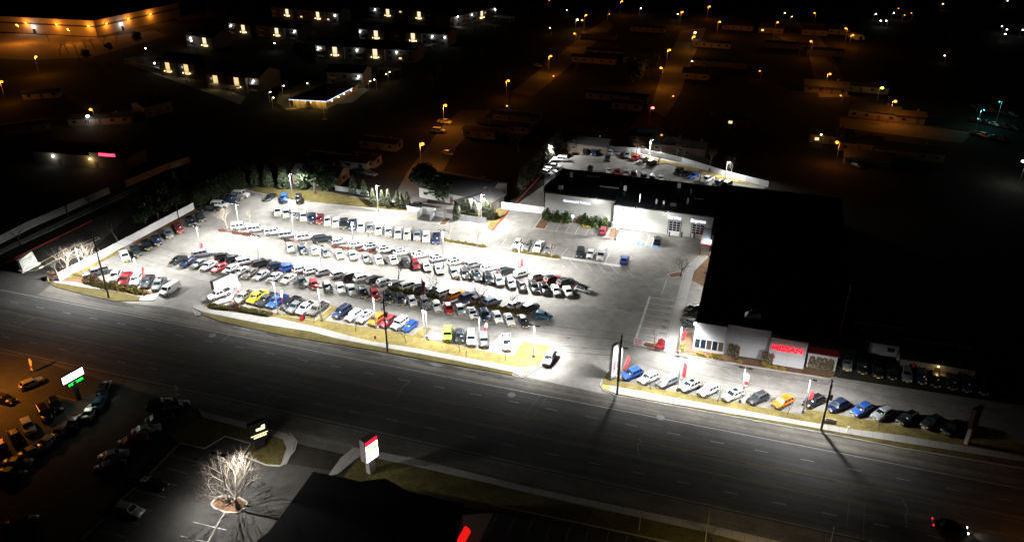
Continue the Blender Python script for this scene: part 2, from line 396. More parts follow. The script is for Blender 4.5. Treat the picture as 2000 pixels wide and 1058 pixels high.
# display pad, sidewalk by the showroom, beds
raised('display_pad', [(949, 687), (977, 654), (1021, 668), (1003, 696)], 0.16, CONC, False)
raised('sidewalk', [(1296, 685), (1331, 549), (1340, 523), (1368, 495), (1371, 480), (1388, 479), (1386, 500), (1356, 530), (1351, 548), (1316, 688)], 0.13, WALK, False)
raised('planting_bed', [(1318, 688), (1328, 652), (1352, 650), (1352, 682), (1570, 716), (1632, 728), (1622, 738), (1545, 726), (1455, 712), (1395, 701)], 0.13, MULCH, False)
raised('planting_bed', [(1351, 547), (1356, 530), (1386, 500), (1392, 505), (1376, 560)], 0.12, MULCH, False)
for px in ([(426, 453), (431, 448), (495, 458), (511, 461), (505, 466)], [(553, 474), (559, 469), (600, 474), (596, 479)], [(650, 485), (655, 481), (735, 491), (730, 496)], [(861, 472), (868, 466), (951, 479), (945, 487)], [(1001, 494), (1005, 488), (1096, 501), (1091, 508)], [(762, 569), (768, 564), (866, 580), (859, 588)], [(924, 596), (930, 592), (1029, 611), (1023, 618)], [(855, 439), (867, 426), (885, 424), (871, 441)], [(1042, 446), (1061, 419), (1195, 447), (1190, 452), (1171, 445), (1077, 431), (1065, 449)], [(1183, 464), (1192, 447), (1214, 449), (1205, 467)], [(1253, 671), (1260, 667), (1285, 671), (1296, 675), (1294, 684), (1262, 680), (1255, 677)], [(1302, 536), (1332, 529), (1336, 540), (1310, 544)]):
    raised('kerbed_island', px, 0.15, MULCH)
raised('kerbed_island', [(1075, 316), (1086, 301), (1131, 306), (1137, 300), (1120, 290), (1096, 290), (1062, 330)], .14, MULCH)
raised('lawn', [(1272, 322), (1300, 320), (1420, 355), (1500, 364), (1250, 302), (1225, 297), (1236, 312), (1262, 308), (1285, 312)], 0.12, LAWN, False)
raised('lawn', [(477, 371), (571, 390), (671, 401), (798, 413), (808, 407), (760, 394), (720, 391), (690, 386), (640, 374), (560, 370), (500, 366)], 0.12, LAWND, False)
raised('lawn', [(885, 424), (958, 435), (951, 444), (962, 450), (997, 409), (985, 406), (872, 416)], 0.12, LAWN, False)
b = MB(); b.bar(at(962, 450) + Z * .1, at(996, 409) + Z * .1, .3, .2, RKERB); struct(b.build('red_kerb'))
b = MB(); b.bar(at(1005, 400) + Z * .1, at(1063, 335) + Z * .1, .3, .2, RKERB); struct(b.build('red_kerb'))
# painted stall lines
b = MB()
def line(a, c, w=0.12, m=WPAINT, z=0.042, bb=None):
    A, B = at(*a), at(*c); d = (B - A).normalized(); s = Vector((-d.y, d.x, 0)) * (w / 2)
    P = [A - s, B - s, B + s, A + s]
    (bb or b).face([(p.x, p.y, z) for p in P], m)
def zl(ox, oy, k, L, **kw):
    for (x0, y0, x1, y1) in L: line((ox + x0 * k, oy + y0 * k), (ox + x1 * k, oy + y1 * k), **kw)
zl(1040, 300, .2, [(275, 675, 225, 765), (370, 690, 320, 778), (465, 700, 416, 787), (565, 715, 516, 802), (655, 722, 615, 812), (750, 735, 712, 820), (130, 745, 720, 822), (830, 830, 870, 765), (945, 885, 992, 785), (1005, 890, 1045, 795), (1100, 905, 1145, 800), (1160, 912, 1185, 830), (1250, 920, 1262, 890), (870, 765, 1010, 778), (1115, 792, 1150, 798)])
for k in range(6):
    zl(1040, 300, .2, [(952 + k * 8, 870 - k * 15, 1010 + k * 7, 872 - k * 14), (1103 + k * 8, 890 - k * 15, 1165 + k * 5, 893 - k * 14)])
zl(980, 440, .1305, [(75, 200, 0, 285), (0, 330, 150, 355), (160, 300, 120, 350), (830, 315, 755, 425), (985, 345, 880, 470), (1100, 420, 1060, 480), (1405, 480, 1385, 525), (1620, 415, 1550, 550), (1785, 450, 1715, 575), (1950, 460, 1925, 525), (1010, 515, 1145, 655), (1235, 545, 1350, 675), (1420, 570, 1555, 715), (1625, 600, 1760, 740), (1840, 640, 1980, 780), (900, 585, 940, 635)])
zl(980, 440, .1305, [(890, 480, 1780, 610)], w=1.2)
zl(1220, 540, .1513, [(325, 268, 660, 315), (300, 343, 640, 388), (270, 418, 618, 462), (240, 492, 600, 542), (210, 572, 580, 624), (185, 655, 555, 706), (155, 738, 530, 788)])
zl(1220, 540, .1513, [(325, 262, 145, 805)], w=.5)
zl(1220, 540, .1513, [(545, 30, 480, 230)], w=.15)
zl(700, 400, .1002, [(980, 275, 1170, 295), (980, 275, 1085, 180), (1170, 295, 1200, 262), (1010, 262, 1130, 245), (1060, 280, 1190, 258)], m=YPAINT2)
zl(640, 500, .1002, [(730, 610, 960, 520), (960, 660, 1200, 565), (480, 560, 640, 500)], w=.14)
zl(800, 520, .1002, [(620, 660, 740, 590), (800, 700, 990, 600), (1040, 745, 1230, 650)], w=.5)
struct(b.build('stall_line'))
for x, y, nm in ((1251, 477, 'a'), (1281, 481, 'b')):
    b2 = MB(); c = at(x, y); u = 1.0
    b2.face([c - U * .9 - N * .8 + Z * .04, c + U * .9 - N * .8 + Z * .04, c + U * .9 + N * .8 + Z * .04, c - U * .9 + N * .8 + Z * .04], BPAINT)
    # wheelchair pictogram: wheel ring, body, head
    for i in range(14):
        a0, a1 = math.pi * (0.75 + 1.3 * i / 14), math.pi * (0.75 + 1.3 * (i + 1) / 14)
        q = [c + U * (.38 * math.cos(a) * r) + N * (.38 * math.sin(a) * r - .15) for r, a in ((.8, a0), (1, a0), (1, a1), (.8, a1))]
        b2.face([(p.x, p.y, .048) for p in q], WPAINT)
    for (x0, y0, x1, y1) in ((-.05, 0, -.05, .5), (-.05, .05, .35, .05), (.35, .05, .5, -.4), (-.08, .62, .02, .62)):
        A, B = c + U * x0 + N * y0, c + U * x1 + N * y1; d = (B - A).normalized(); s = Vector((-d.y, d.x, 0)) * .07
        b2.face([(p.x, p.y, .05) for p in (A - s, B - s, B + s, A + s)], WPAINT)
    struct(b2.build('accessible_stall_marking'))
b = MB()
for x, y in ((1027, 726), (1184, 757)):
    c = at(x, y); b.face([(c + U * i * .7 + N * j * .6 + Z * .146) for i, j in ((-1, -1), (1, -1), (1, 1), (-1, 1))], YPAINT2)
struct(b.build('tactile_paving'))
# side street at the west end
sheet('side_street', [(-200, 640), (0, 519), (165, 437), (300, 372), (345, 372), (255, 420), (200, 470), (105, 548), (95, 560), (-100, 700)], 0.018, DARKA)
b = MB(); b.bar(at(-60, 548) + Z * .1, at(180, 431) + Z * .1, .4, .2, RKERB); struct(b.build('red_kerb'))
raised('sidewalk', [(-80, 535), (0, 497), (180, 413), (290, 363), (283, 358), (175, 405), (0, 488), (-80, 526)], .12, WALK, False)
raised('kerbed_island', [(45, 531), (58, 525), (125, 488), (192, 463), (196, 466), (130, 498), (70, 529)], .14, LAWND)
# south side: sidewalks, lawns, lots
raised('sidewalk', [(387, 798), (400, 805), (500, 830), (560, 847), (578, 860), (572, 880), (560, 905), (548, 910), (560, 875), (552, 858), (500, 842), (395, 815)], .13, WALK, False)
raised('sidewalk', [(690, 874), (740, 883), (800, 893), (1040, 953), (1370, 1022), (1600, 1075), (1600, 1092), (1365, 1036), (1100, 978), (800, 908), (705, 890), (660, 925), (640, 930), (665, 895)], .13, WALK, False)
raised('lawn', [(395, 815), (500, 842), (552, 858), (560, 875), (548, 905), (520, 908), (475, 888), (490, 866), (440, 852), (400, 876), (352, 868), (330, 850)], .12, LAWND, False)
raised('lawn', [(705, 890), (800, 908), (1100, 978), (1365, 1036), (1560, 1085), (1500, 1100), (1000, 1000), (900, 990), (700, 940), (672, 930)], .12, LAWND, False)
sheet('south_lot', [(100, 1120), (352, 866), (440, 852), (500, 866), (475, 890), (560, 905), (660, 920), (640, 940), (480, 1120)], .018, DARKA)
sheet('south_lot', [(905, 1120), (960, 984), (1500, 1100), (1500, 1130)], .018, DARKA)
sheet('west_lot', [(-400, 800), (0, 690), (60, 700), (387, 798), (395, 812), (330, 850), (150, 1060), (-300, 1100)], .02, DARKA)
sheet('concrete_walk', [(905, 1005), (965, 1000), (930, 1070), (880, 1070)], .022, CONC)
b = MB()
zl(0, 680, .357, [(985, 520, 820, 690), (745, 760, 640, 850), (575, 925, 450, 1045)], w=.25, m=CONC, z=.14)
zl(0, 680, .357, [(940, 585, 1090, 625), (910, 655, 1030, 685), (930, 740, 970, 748), (740, 775, 905, 815), (780, 875, 830, 887), (690, 940, 765, 962), (520, 985, 690, 1035), (1055, 950, 1120, 966), (990, 1028, 1110, 1052), (310, 258, 440, 292), (660, 258, 610, 292)], m=WPAINT2)
zl(350, 760, .2817, [(95, 918, 330, 975), (10, 1015, 180, 1056)], m=WPAINT)
zl(800, 800, .3, [(585, 640, 515, 800), (470, 795, 515, 800), (705, 662, 635, 825), (812, 695, 750, 850), (932, 715, 880, 860), (1055, 742, 1010, 860), (1170, 768, 1140, 860), (1298, 785, 1280, 860), (1420, 820, 1405, 860)], m=WPAINT2)
struct(b.build('stall_line'))
b = MB(); b.bar(at(960, 985) + Z * .08, at(1500, 1100) + Z * .08, .2, .16, CONC)
for pl in ([(352, 866), (400, 876), (440, 852), (490, 866), (475, 890), (520, 908), (548, 910), (575, 880), (580, 862), (566, 846)], [(440, 1000), (428, 1020), (400, 1070)]):
    for a, c in zip(pl, pl[1:]):
        A, B = at(*a), at(*c); b.bar(A + Z * .08, B + Z * .08, .2, .17, CONC)
struct(b.build('kerb'))
raised('kerbed_island', [(411, 985), (417, 974), (435, 966), (470, 971), (486, 981), (480, 993), (464, 1003), (440, 1002), (418, 994)], .15, MULCH)
# neighbourhood streets and the warehouse yard, north
for px in ([(760, 400), (800, 330), (870, 240), (900, 215), (960, 215), (930, 245), (890, 290), (830, 400)], [(1000, 180), (1150, 60), (1180, 40), (1200, 50), (1100, 140), (1040, 190)], [(1270, 215), (1290, 150), (1330, 60), (1380, 55), (1350, 120), (1330, 180), (1300, 230)], [(1500, 60), (1600, 70), (1640, 140), (1660, 190), (1600, 190), (1580, 110)], [(1640, 230), (1800, 245), (1900, 260), (1880, 280), (1640, 250)]):
    sheet('neighbourhood_street', px, .014, mat('back_street', (0.11, 0.10, 0.09), .9, noise=[(.1, .7, 1.2)]))
sheet('warehouse_yard', [(-60, 62), (200, 74), (300, 60), (330, 70), (180, 112), (60, 118), (-60, 112)], .016, mat('yard_ground', (0.16, 0.13, 0.09), .9, noise=[(.1, .7, 1.2)]))
sheet('warehouse_yard', [(345, 8), (445, 8), (445, 34), (345, 40)], .016, MATS['yard_ground'])
sheet('apartment_parking', [(240, 122), (300, 118), (480, 190), (470, 205)], .016, mat('pale_pavement', (0.22, 0.21, 0.2), .9))
sheet('apartment_walk', [(545, 180), (600, 160), (680, 160), (720, 175), (690, 200), (560, 215), (540, 200)], .016, mat('walk_pave', (0.2, 0.18, 0.14), .9))
# ---------------------------------------------------------------- vehicles
GLASS = mat('car_glass', (0.010, 0.018, 0.020), 0.2, spec=0.25)
TYRE = mat('tyre_rubber', (0.018, 0.018, 0.018), 0.8)
RIM = mat('alloy_rim', (0.45, 0.46, 0.48), 0.35, 0.7)
HEADL = mat('headlight_lens', (0.7, 0.72, 0.75), 0.15, coat=0.5)
TAILL = mat('taillight_lens', (0.38, 0.015, 0.012), 0.25)
PLATE = mat('yellow_dealer_plate', (0.75, 0.60, 0.02), 0.5)
TRIM = mat('black_trim', (0.02, 0.02, 0.022), 0.55)
LINER = mat('bed_liner', (0.022, 0.022, 0.024), 0.8)
CHROME = mat('chrome_grille', (0.25, 0.25, 0.26), 0.3, 0.8)
PAINTS = {'white': ((0.78, 0.78, 0.77), 0), 'pearl': ((0.62, 0.60, 0.57), 0.1), 'silver': ((0.50, 0.51, 0.54), .35), 'grey': ((0.22, 0.225, 0.235), .35),
          'charcoal': ((0.045, 0.048, 0.055), .3), 'black': ((0.010, 0.010, 0.012), 0), 'navy': ((0.018, 0.03, 0.08), .25), 'blue': ((0.02, 0.09, 0.42), .1), 'sky-blue': ((0.30, 0.38, 0.50), .3),
          'red': ((0.46, 0.025, 0.035), .05), 'maroon': ((0.22, 0.018, 0.025), .1), 'orange': ((0.75, 0.20, 0.015), .05), 'yellow': ((0.80, 0.62, 0.015), 0), 'lime': ((0.42, 0.62, 0.06), 0),
          'tan': ((0.36, 0.33, 0.27), .3), 'teal': ((0.015, 0.085, 0.14), .2), 'plum': ((0.06, 0.045, 0.055), .3), 'brown': ((0.20, 0.185, 0.17), .3)}
def paint(c):
    col, me = PAINTS[c]; return mat('car_paint_' + c.replace('-', '_'), col, 0.34, me, coat=0.35)
# kind: length, width, stations (x fraction from nose, top z, half-width factor), cabin (front base, rear base, front top, rear top as fractions), belt z, roof z
SPEC = {
 'sedan': (4.80, 1.84, [(0, .58, .74), (.03, .72, .88), (.12, .82, .97), (.30, .93, 1), (.55, .96, 1), (.80, .98, .99), (.94, .98, .93), (.985, .88, .86), (1, .62, .80)], (.29, .84, .43, .70), .94, 1.45, .33, 1.0),
 'hatch': (4.25, 1.78, [(0, .58, .74), (.03, .74, .88), (.12, .86, .97), (.28, .96, 1), (.55, 1.0, 1), (.85, 1.02, .98), (.96, 1.0, .92), (1, .62, .84)], (.26, .95, .42, .84), .98, 1.52, .33, 1.0),
 'suv': (4.65, 1.86, [(0, .62, .78), (.03, .84, .90), (.10, .96, .97), (.28, 1.06, 1), (.55, 1.08, 1), (.88, 1.10, .99), (.97, 1.06, .93), (1, .66, .86)], (.27, .97, .41, .87), 1.06, 1.70, .37, 1.0),
 'large suv': (5.15, 2.0, [(0, .66, .82), (.025, .98, .92), (.10, 1.10, .98), (.27, 1.16, 1), (.55, 1.18, 1), (.90, 1.19, 1), (.98, 1.15, .96), (1, .70, .9)], (.27, .985, .37, .94), 1.16, 1.90, .40, 1.0),
 'jeep': (4.60, 1.88, [(0, .7, .80), (.02, 1.06, .84), (.10, 1.12, .90), (.30, 1.16, .98), (.55, 1.18, 1), (.95, 1.18, 1), (1, 1.12, .98)], (.31, .985, .37, .97), 1.16, 1.85, .41, 1.0),
 'van': (5.3, 2.02, [(0, .7, .82), (.03, .98, .92), (.12, 1.15, .98), (.22, 1.24, 1), (.55, 1.25, 1), (.95, 1.25, 1), (1, .75, .95)], (.17, .99, .27, .97), 1.24, 2.08, .37, 1.0),
 'pickup': (5.75, 2.0, [(0, .68, .84), (.02, 1.02, .93), (.09, 1.12, .98), (.24, 1.16, 1), (.45, 1.18, 1), (.63, 1.18, 1)], (.245, .625, .345, .60), 1.16, 1.90, .41, 1.0),
}
def lerp(a, b, t): return a + (b - a) * t
_body = {}
def body_mesh(kind, col, col2=None):
    key = (kind, col, col2)
    if key in _body: return _body[key]
    L, W, S, cab, zb, zr, wr, _ = SPEC[kind]; m = paint(col); mr = paint(col2) if col2 else m
    b = MB(); hw = W / 2; rings = []
    for (fx, zt, k) in S:
        x = L / 2 - fx * L; w = hw * k; z0 = .24 if 0 < fx < 1 else .34
        zm = z0 + (zt - z0) * .55
        rings.append([(x, -w * .93, z0), (x, -w, zm), (x, -w * .975, zt - .10), (x, -w * .88, zt), (x, 0, zt + .035), (x, w * .88, zt), (x, w * .975, zt - .10), (x, w, zm), (x, w * .93, z0)])
    n = 9; i0 = len(b.v)
    for r in rings: b.v.extend(r)
    k = b.mi(m)
    for a in range(len(rings) - 1):
        for i in range(n):
            j = (i + 1) % n; o = i0 + a * n
            b.f.append((o + i, o + n + i, o + n + j, o + j)); b.m.append(k)
    b.f.append(tuple(i0 + i for i in range(n))); b.m.append(k)
    o = i0 + (len(rings) - 1) * n; b.f.append(tuple(o + n - 1 - i for i in range(n))); b.m.append(k)
    # greenhouse: base ring, roof edge ring, roof crown
    xf, xr, xft, xrt = [L / 2 - c * L for c in cab]; wb = hw * .93; wt = hw * .76 if kind not in ('jeep', 'van') else hw * .84
    zz = zb - .02
    base = [(xf, -wb, zz), (xf, wb, zz), (xr, wb, zz), (xr, -wb, zz)]
    top = [(xft, -wt, zr - .07), (xft, wt, zr - .07), (xrt, wt, zr - .07), (xrt, -wt, zr - .07)]
    crown = [(xft - .16, -wt * .82, zr - .01), (xft - .16, wt * .82, zr - .01), (xrt + .14, wt * .82, zr - .01), (xrt + .14, -wt * .82, zr - .01)]
    q = len(b.v); b.v.extend(base + top + crown); k2 = b.mi(mr)
    for i in range(4):
        j = (i + 1) % 4
        b.f.append((q + i, q + j, q + 4 + j, q + 4 + i)); b.m.append(k)
        b.f.append((q + 4 + i, q + 4 + j, q + 8 + j, q + 8 + i)); b.m.append(k2)
    b.f.append((q + 8, q + 9, q + 10, q + 11)); b.m.append(k2)
    if kind == 'pickup':                                            # open cargo bed walls
        x0, x1 = L / 2 - .63 * L, -L / 2
        b.box(((x0 + x1) / 2, hw * .93, .79), (x0 - x1, .12, .80), m); b.box(((x0 + x1) / 2, -hw * .93, .79), (x0 - x1, .12, .80), m)
        b.box((x1 + .05, 0, .79), (.10, W * .88, .76), m)
    # dark sills and wheel-arch pads
    for sy in (-1, 1):
        b.box((0, sy * hw * .93, .26), (L * .80, .06, .10), TRIM)
        for fx in (.185, .80):
            x = L / 2 - fx * L
            b.tube((x, sy * (hw - .03), wr), (x, sy * (hw + .004), wr), wr * 1.17, wr * 1.17, TRIM, 12)
    b.box((L / 2 - .03, 0, .42), (.10, W * .66, .20), TRIM); b.box((-L / 2 + .03, 0, .42), (.10, W * .70, .18), TRIM)
    me = b.mesh('vehicle_body')
    for p in me.polygons: p.use_smooth = len(p.vertices) == 4 and p.index < (len(rings) - 1) * n
    _body[key] = me
    return me
_proto = {}
def quad_on(b, A, B, C, D, u0, u1, v0, v1, m, off=.012):
    A, B, C, D = map(Vector, (A, B, C, D))
    def pt(u, v): return A.lerp(B, u).lerp(D.lerp(C, u), v)
    nn = (B - A).cross(D - A).normalized() * off
    b.face([pt(u0, v0) + nn, pt(u1, v0) + nn, pt(u1, v1) + nn, pt(u0, v1) + nn], m)
def part_meshes(kind):
    if kind in _proto: return _proto[kind]
    L, W, S, cab, zb, zr, wr, _ = SPEC[kind]; hw = W / 2; P = []
    xf, xr, xft, xrt = [L / 2 - c * L for c in cab]; wb = hw * .93; wt = hw * .76 if kind not in ('jeep', 'van') else hw * .84
    zz, zt = zb - .02, zr - .07
    f0, f1, r0, r1 = (xf, -wb, zz), (xf, wb, zz), (xr, -wb, zz), (xr, wb, zz)
    F0, F1, R0, R1 = (xft, -wt, zt), (xft, wt, zt), (xrt, -wt, zt), (xrt, wt, zt)
    b = MB(); quad_on(b, f0, f1, F1, F0, .06, .94, .12, .93, GLASS); P.append(('windshield', b.mesh('windshield'), (0, 0, 0)))
    b = MB(); quad_on(b, f0, f1, F1, F0, .62, .82, .18, .40, mat('white_price_sticker', (.8, .8, .78), .6), .022); P.append(('price_sticker', b.mesh('price_sticker'), (0, 0, 0)))
    b = MB(); quad_on(b, r1, r0, R0, R1, .08, .92, .18, .90, GLASS); P.append(('rear_window', b.mesh('rear_window'), (0, 0, 0)))
    splits = {'sedan': [(.10, .48), (.52, .90)], 'hatch': [(.08, .44), (.48, .90)], 'suv': [(.06, .36), (.40, .68), (.71, .93)], 'large suv': [(.05, .32), (.35, .60), (.63, .94)],
              'jeep': [(.05, .33), (.38, .63), (.68, .95)], 'van': [(.04, .24)], 'pickup': [(.06, .47), (.52, .93)]}[kind]
    for sy in (-1, 1):
        b = MB()
        for (u0, u1) in splits:
            if sy < 0: quad_on(b, f0, r0, R0, F0, u0, u1, .14, .88, GLASS, -.012 if False else -.012)
            else: quad_on(b, r1, f1, F1, R1, 1 - u1, 1 - u0, .14, .88, GLASS, -.012)
        me = b.mesh('side_window')
        # push outward, whichever way the normal fell
        for v in me.vertices: v.co.y += sy * .024
        P.append(('side_window', me, (0, 0, 0)))
    wm = MB(); wm.tube((0, -.11, 0), (0, .11, 0), wr, wr, TYRE, 14); tyre = wm.mesh('wheel')
    rm = MB(); rm.tube((0, -.118, 0), (0, .118, 0), wr * .66, wr * .66, RIM, 12); rim = rm.mesh('rim')
    for fx in (.185, .80):
        for sy in (-1, 1):
            P.append(('wheel', tyre, (L / 2 - fx * L, sy * (hw - .09), wr), rim))
    zl_ = S[1][1]
    for sy in (-1, 1):
        b = MB(); b.box((L / 2 - .09, sy * hw * .66, zl_ - .13), (.20, hw * .34, .15), HEADL); P.append(('headlight', b.mesh('headlight'), (0, 0, 0)))
        b = MB(); zt_ = .98 if kind in ('pickup',) else S[-2][1] - .10
        if kind in ('suv', 'hatch', 'large suv', 'jeep', 'van'): b.box((-L / 2 + .09, sy * hw * .80, zt_ - .02), (.2, hw * .22, .26), TAILL)
        else: b.box((-L / 2 + .07, sy * hw * .76, zt_ - .05), (.16, hw * .28, .18), TAILL)
        P.append(('taillight', b.mesh('taillight'), (0, 0, 0)))
        b = MB(); b.box((xf - .12, sy * (hw + .10), zb + .04), (.14, .20, .13), TRIM); P.append(('wing_mirror', b.mesh('wing_mirror'), (0, 0, 0)))
    b = MB(); b.box((L / 2 + .01, 0, .62 if kind in ('sedan', 'hatch') else .76), (.06, hw * .8, .16 if kind in ('sedan', 'hatch') else .26), CHROME if kind in ('pickup', 'large suv', 'suv') else TRIM); P.append(('grille', b.mesh('grille'), (0, 0, 0)))
    b = MB(); b.box((L / 2 + .07, 0, .44), (.03, .55, .20), PLATE); P.append(('dealer_plate', b.mesh('dealer_plate'), (0, 0, 0)))
    if kind == 'pickup':
        x0, x1 = L / 2 - .63 * L, -L / 2
        b = MB(); b.box(((x0 + x1) / 2, 0, .70), (x0 - x1 - .1, W * .86, .10), LINER)
        b.box((x0 - .04, 0, .92), (.06, W * .86, .5), LINER)
        for sy in (-1, 1): b.box(((x0 + x1) / 2, sy * hw * .855, .95), (x0 - x1 - .12, .03, .42), LINER)
        P.append(('cargo_bed', b.mesh('cargo_bed'), (0, 0, 0)))
    if kind in ('large suv', 'suv'):
        for sy in (-1, 1):
            b = MB(); b.bar((xft - .2, sy * wt * .86, zr + .04), (xrt + .2, sy * wt * .86, zr + .04), .05, .05, GMET); P.append(('roof_rail', b.mesh('roof_rail'), (0, 0, 0)))
    _proto[kind] = P
    return P
_sun = {}
def sunroof(kind):
    if kind not in _sun:
        L, W, S, cab, zb, zr, wr, _ = SPEC[kind]; xft, xrt = L / 2 - cab[2] * L, L / 2 - cab[3] * L
        b = MB(); b.box(((xft * .62 + xrt * .38), 0, zr), (abs(xft - xrt) * .48, W * .46, .02), GLASS); _sun[kind] = b.mesh('sunroof')
    return _sun[kind]
N_CARS = [0]
def car(kind, col, x, y, hv, label, group, cat=None, full=True, z0=0.03, plate=True, roof=None, sun=False, zc=None):
    L, W, S, cab, zb, zr, wr, _ = SPEC[kind]
    p = at(x, y, (zr * .48 if zc is None else zc) + z0)
    hd = heading(x, y, *hv)
    names = {'sedan': 'sedan', 'hatch': 'hatchback', 'suv': 'crossover', 'large suv': 'large_suv', 'jeep': 'boxy_suv', 'van': 'van', 'pickup': 'pickup_truck'}
    r = thing(names[kind], label, cat or {'pickup': 'pickup truck', 'van': 'van', 'suv': 'SUV', 'large suv': 'SUV', 'jeep': 'SUV'}.get(kind, 'car'), (p.x, p.y, z0), hd + random.uniform(-.015, .015), group)
    o = bpy.data.objects.new('body', body_mesh(kind, col, roof)); COL.objects.link(o); o.parent = r
    for q in part_meshes(kind):
        nm = q[0]
        if nm in ('dealer_plate', 'price_sticker') and not plate: continue
        if nm == 'price_sticker' and random.random() < .45: continue
        if not full and nm in ('wing_mirror', 'roof_rail', 'grille'): continue
        c = bpy.data.objects.new(nm, q[1]); COL.objects.link(c); c.parent = r; c.location = q[2]
        if nm == 'wheel' and full:
            d = bpy.data.objects.new('rim', q[3]); COL.objects.link(d); d.parent = c
    if sun:
        c = bpy.data.objects.new('sunroof', sunroof(kind)); COL.objects.link(c); c.parent = r
    N_CARS[0] += 1
    return r
PLAIN = {'hatch': 'hatchback', 'suv': 'crossover', 'large suv': 'large SUV', 'jeep': 'boxy SUV', 'pickup': 'pickup truck'}
T = {'s': 'sedan', 'h': 'hatch', 'u': 'suv', 'L': 'large suv', 'j': 'jeep', 'v': 'van', 'p': 'pickup'}
C = {'w': 'white', 'e': 'pearl', 'i': 'silver', 'g': 'grey', 'c': 'charcoal', 'k': 'black', 'n': 'navy', 'b': 'blue', 'y': 'sky-blue', 'r': 'red', 'm': 'maroon', 'o': 'orange', 'Y': 'yellow', 'l': 'lime', 't': 'tan', 'T': 'teal', 'p': 'plum', 'B': 'brown'}
def row(desc, group, hv0, hv1, data, full=True, plate=True, z0=0.03):
    """data: panels (ox, oy, scale, 'x,y,type,colour[,sunroof]; ...') of pixels read off the photograph"""
    L = []
    for (ox, oy, k, s) in data:
        for it in s.split(';'):
            q = it.strip().split(',')
            if len(q) < 3: continue
            L.append((ox + float(q[0]) * k, oy + float(q[1]) * k, T[q[2][0]], C[q[2][1]], q[2][2:]))
    cnt = {}
    for q in L: cnt[(q[2], q[3])] = cnt.get((q[2], q[3]), 0) + 1
    seen = {}; x0, x1 = L[0][0], L[-1][0]
    for q in L:
        t = (q[0] - x0) / (x1 - x0 + 1e-6); hv = (lerp(hv0[0], hv1[0], t), lerp(hv0[1], hv1[1], t))
        k = (q[2], q[3]); i = seen.get(k, 0); seen[k] = i + 1
        nm = PLAIN.get(q[2], q[2]); 
        lab = f"{q[3]} {nm} {desc}" if cnt[k] == 1 else f"{ORD[i]} {q[3]} {nm} from the left {desc}"
        roof = {'K': 'black', 'W': 'white'}.get(q[4][:1])
        car(q[2], q[3], q[0], q[1], hv, lab, group, full=full, plate=plate, z0=z0, roof=roof, sun='s' in q[4])
row('in the row backed up to the white fence', 'vehicles along the white fence', (75, 170), (85, 150), [(150, 430, .105, '890,650,pw;1095,555,pc;1290,445,pk;1475,355,pn;1690,230,pg;1885,130,pm'), (300, 365, .125, '570,520,pk;730,455,pc')])
row('nose-in by the dark hedge at the back corner', 'vehicles by the back hedge', (180, 4), (180, 10), [(300, 365, .125, '875,325,pk;1035,268,Lw;1145,205,pn;1245,152,pg;1362,108,Lw')])
row('beside the lamp on the back kerb', 'vehicles on the back kerb', (-160, 105), (-20, 160), [(300, 365, .125, '1820,152,sk')])
row('facing out beside the lamp on the back kerb', 'vehicles on the back kerb', (-5, 60), (3, 60), [(400, 340, .2647, '585,175,jb;695,180,jk')])
row('in the long back row of pickups', 'pickups in the long back row', (-28, 185), (-18, 185), [(520, 385, .1002, '232,262,pw;397,292,pw;572,327,pi;732,357,pw;882,392,pn;1042,412,pm;1202,443,pw;1357,477,pw;1512,497,pc;1682,522,pn;1850,557,pw'), (700, 400, .1002, '227,432,pg;402,462,pw;597,502,pi;777,532,pw;957,557,pw;1147,572,pi;1322,607,pw;1512,640,pn')])
row('in the row of crossovers beside the mulched islands', 'crossovers beside the mulched islands', (225, -22), (190, -62), [(440, 420, .1002, '290,207,Lw;612,253,Lw;942,308,Lw;1225,368,Li;1562,412,Lw'), (520, 385, .1002, '1092,803,Lk;1427,853,ui;1770,907,uw'), (700, 400, .1002, '275,797,uws;532,853,uws;857,907,uws;1217,957,uws'), (800, 450, .1002, '562,533,uis;902,593,uws;1247,653,ug;1562,713,uws'), (960, 480, .11, '262,438,uk;545,483,uw;812,533,ue;1080,583,umK;1312,628,uc')])
row('in the row angled out below the mulched islands', 'cars angled out below the mulched islands', (62, 175), (98, 180), [(440, 420, .1002, '1265,632,ui;1500,663,un;1738,683,sw'), (620, 440, .1002, '172,522,sg;427,553,sw;682,577,sis;952,633,sg;1197,663,sw;1482,668,sws;1722,722,hc;1912,753,um'), (800, 450, .1002, '330,693,sws;562,743,sis;860,813,ug;1080,838,uc;1312,873,ucs;1532,922,uk'), (960, 480, .11, '135,612,ui;340,653,ui;540,702,up;750,722,uk;942,747,uk;1142,782,hw;1360,803,hw')])
row('with a black roof at the open end of the lot', 'vehicles at the open end of the lot', (190, 55), (190, 55), [(960, 480, .11, '1635,762,hwK')])
row('standing alone on the bare asphalt by a flagged lamp', 'vehicles at the open end of the lot', (250, -48), (1, 0), [(320, 470, .1002, '757,233,Li')])
row('in the middle row with tails to the street', 'crossovers with tails to the street', (230, -45), (170, -74), [(320, 470, .1002, '1165,297,uk;1382,338,uk;1605,383,Lw'), (480, 480, .1002, '325,328,Lk;612,378,un;842,413,ub;1082,438,uw;1302,468,uw;1542,493,ui'), (640, 500, .1002, '230,343,uw;452,383,uk;682,408,uw;922,448,uk;1132,488,uw;1362,533,ug;1592,558,Le;1802,618,uk'), (800, 520, .1002, '465,458,uc;695,492,ji;912,533,uo;1147,573,un;1372,623,uB;1610,667,uy'), (940, 560, .1002, '682,338,uw;950,388,uc')])
row('turned sideways at the end of the middle row', 'vehicles at the open end of the lot', (235, 36), (1, 0), [(940, 560, .1002, '1202,553,hT')])
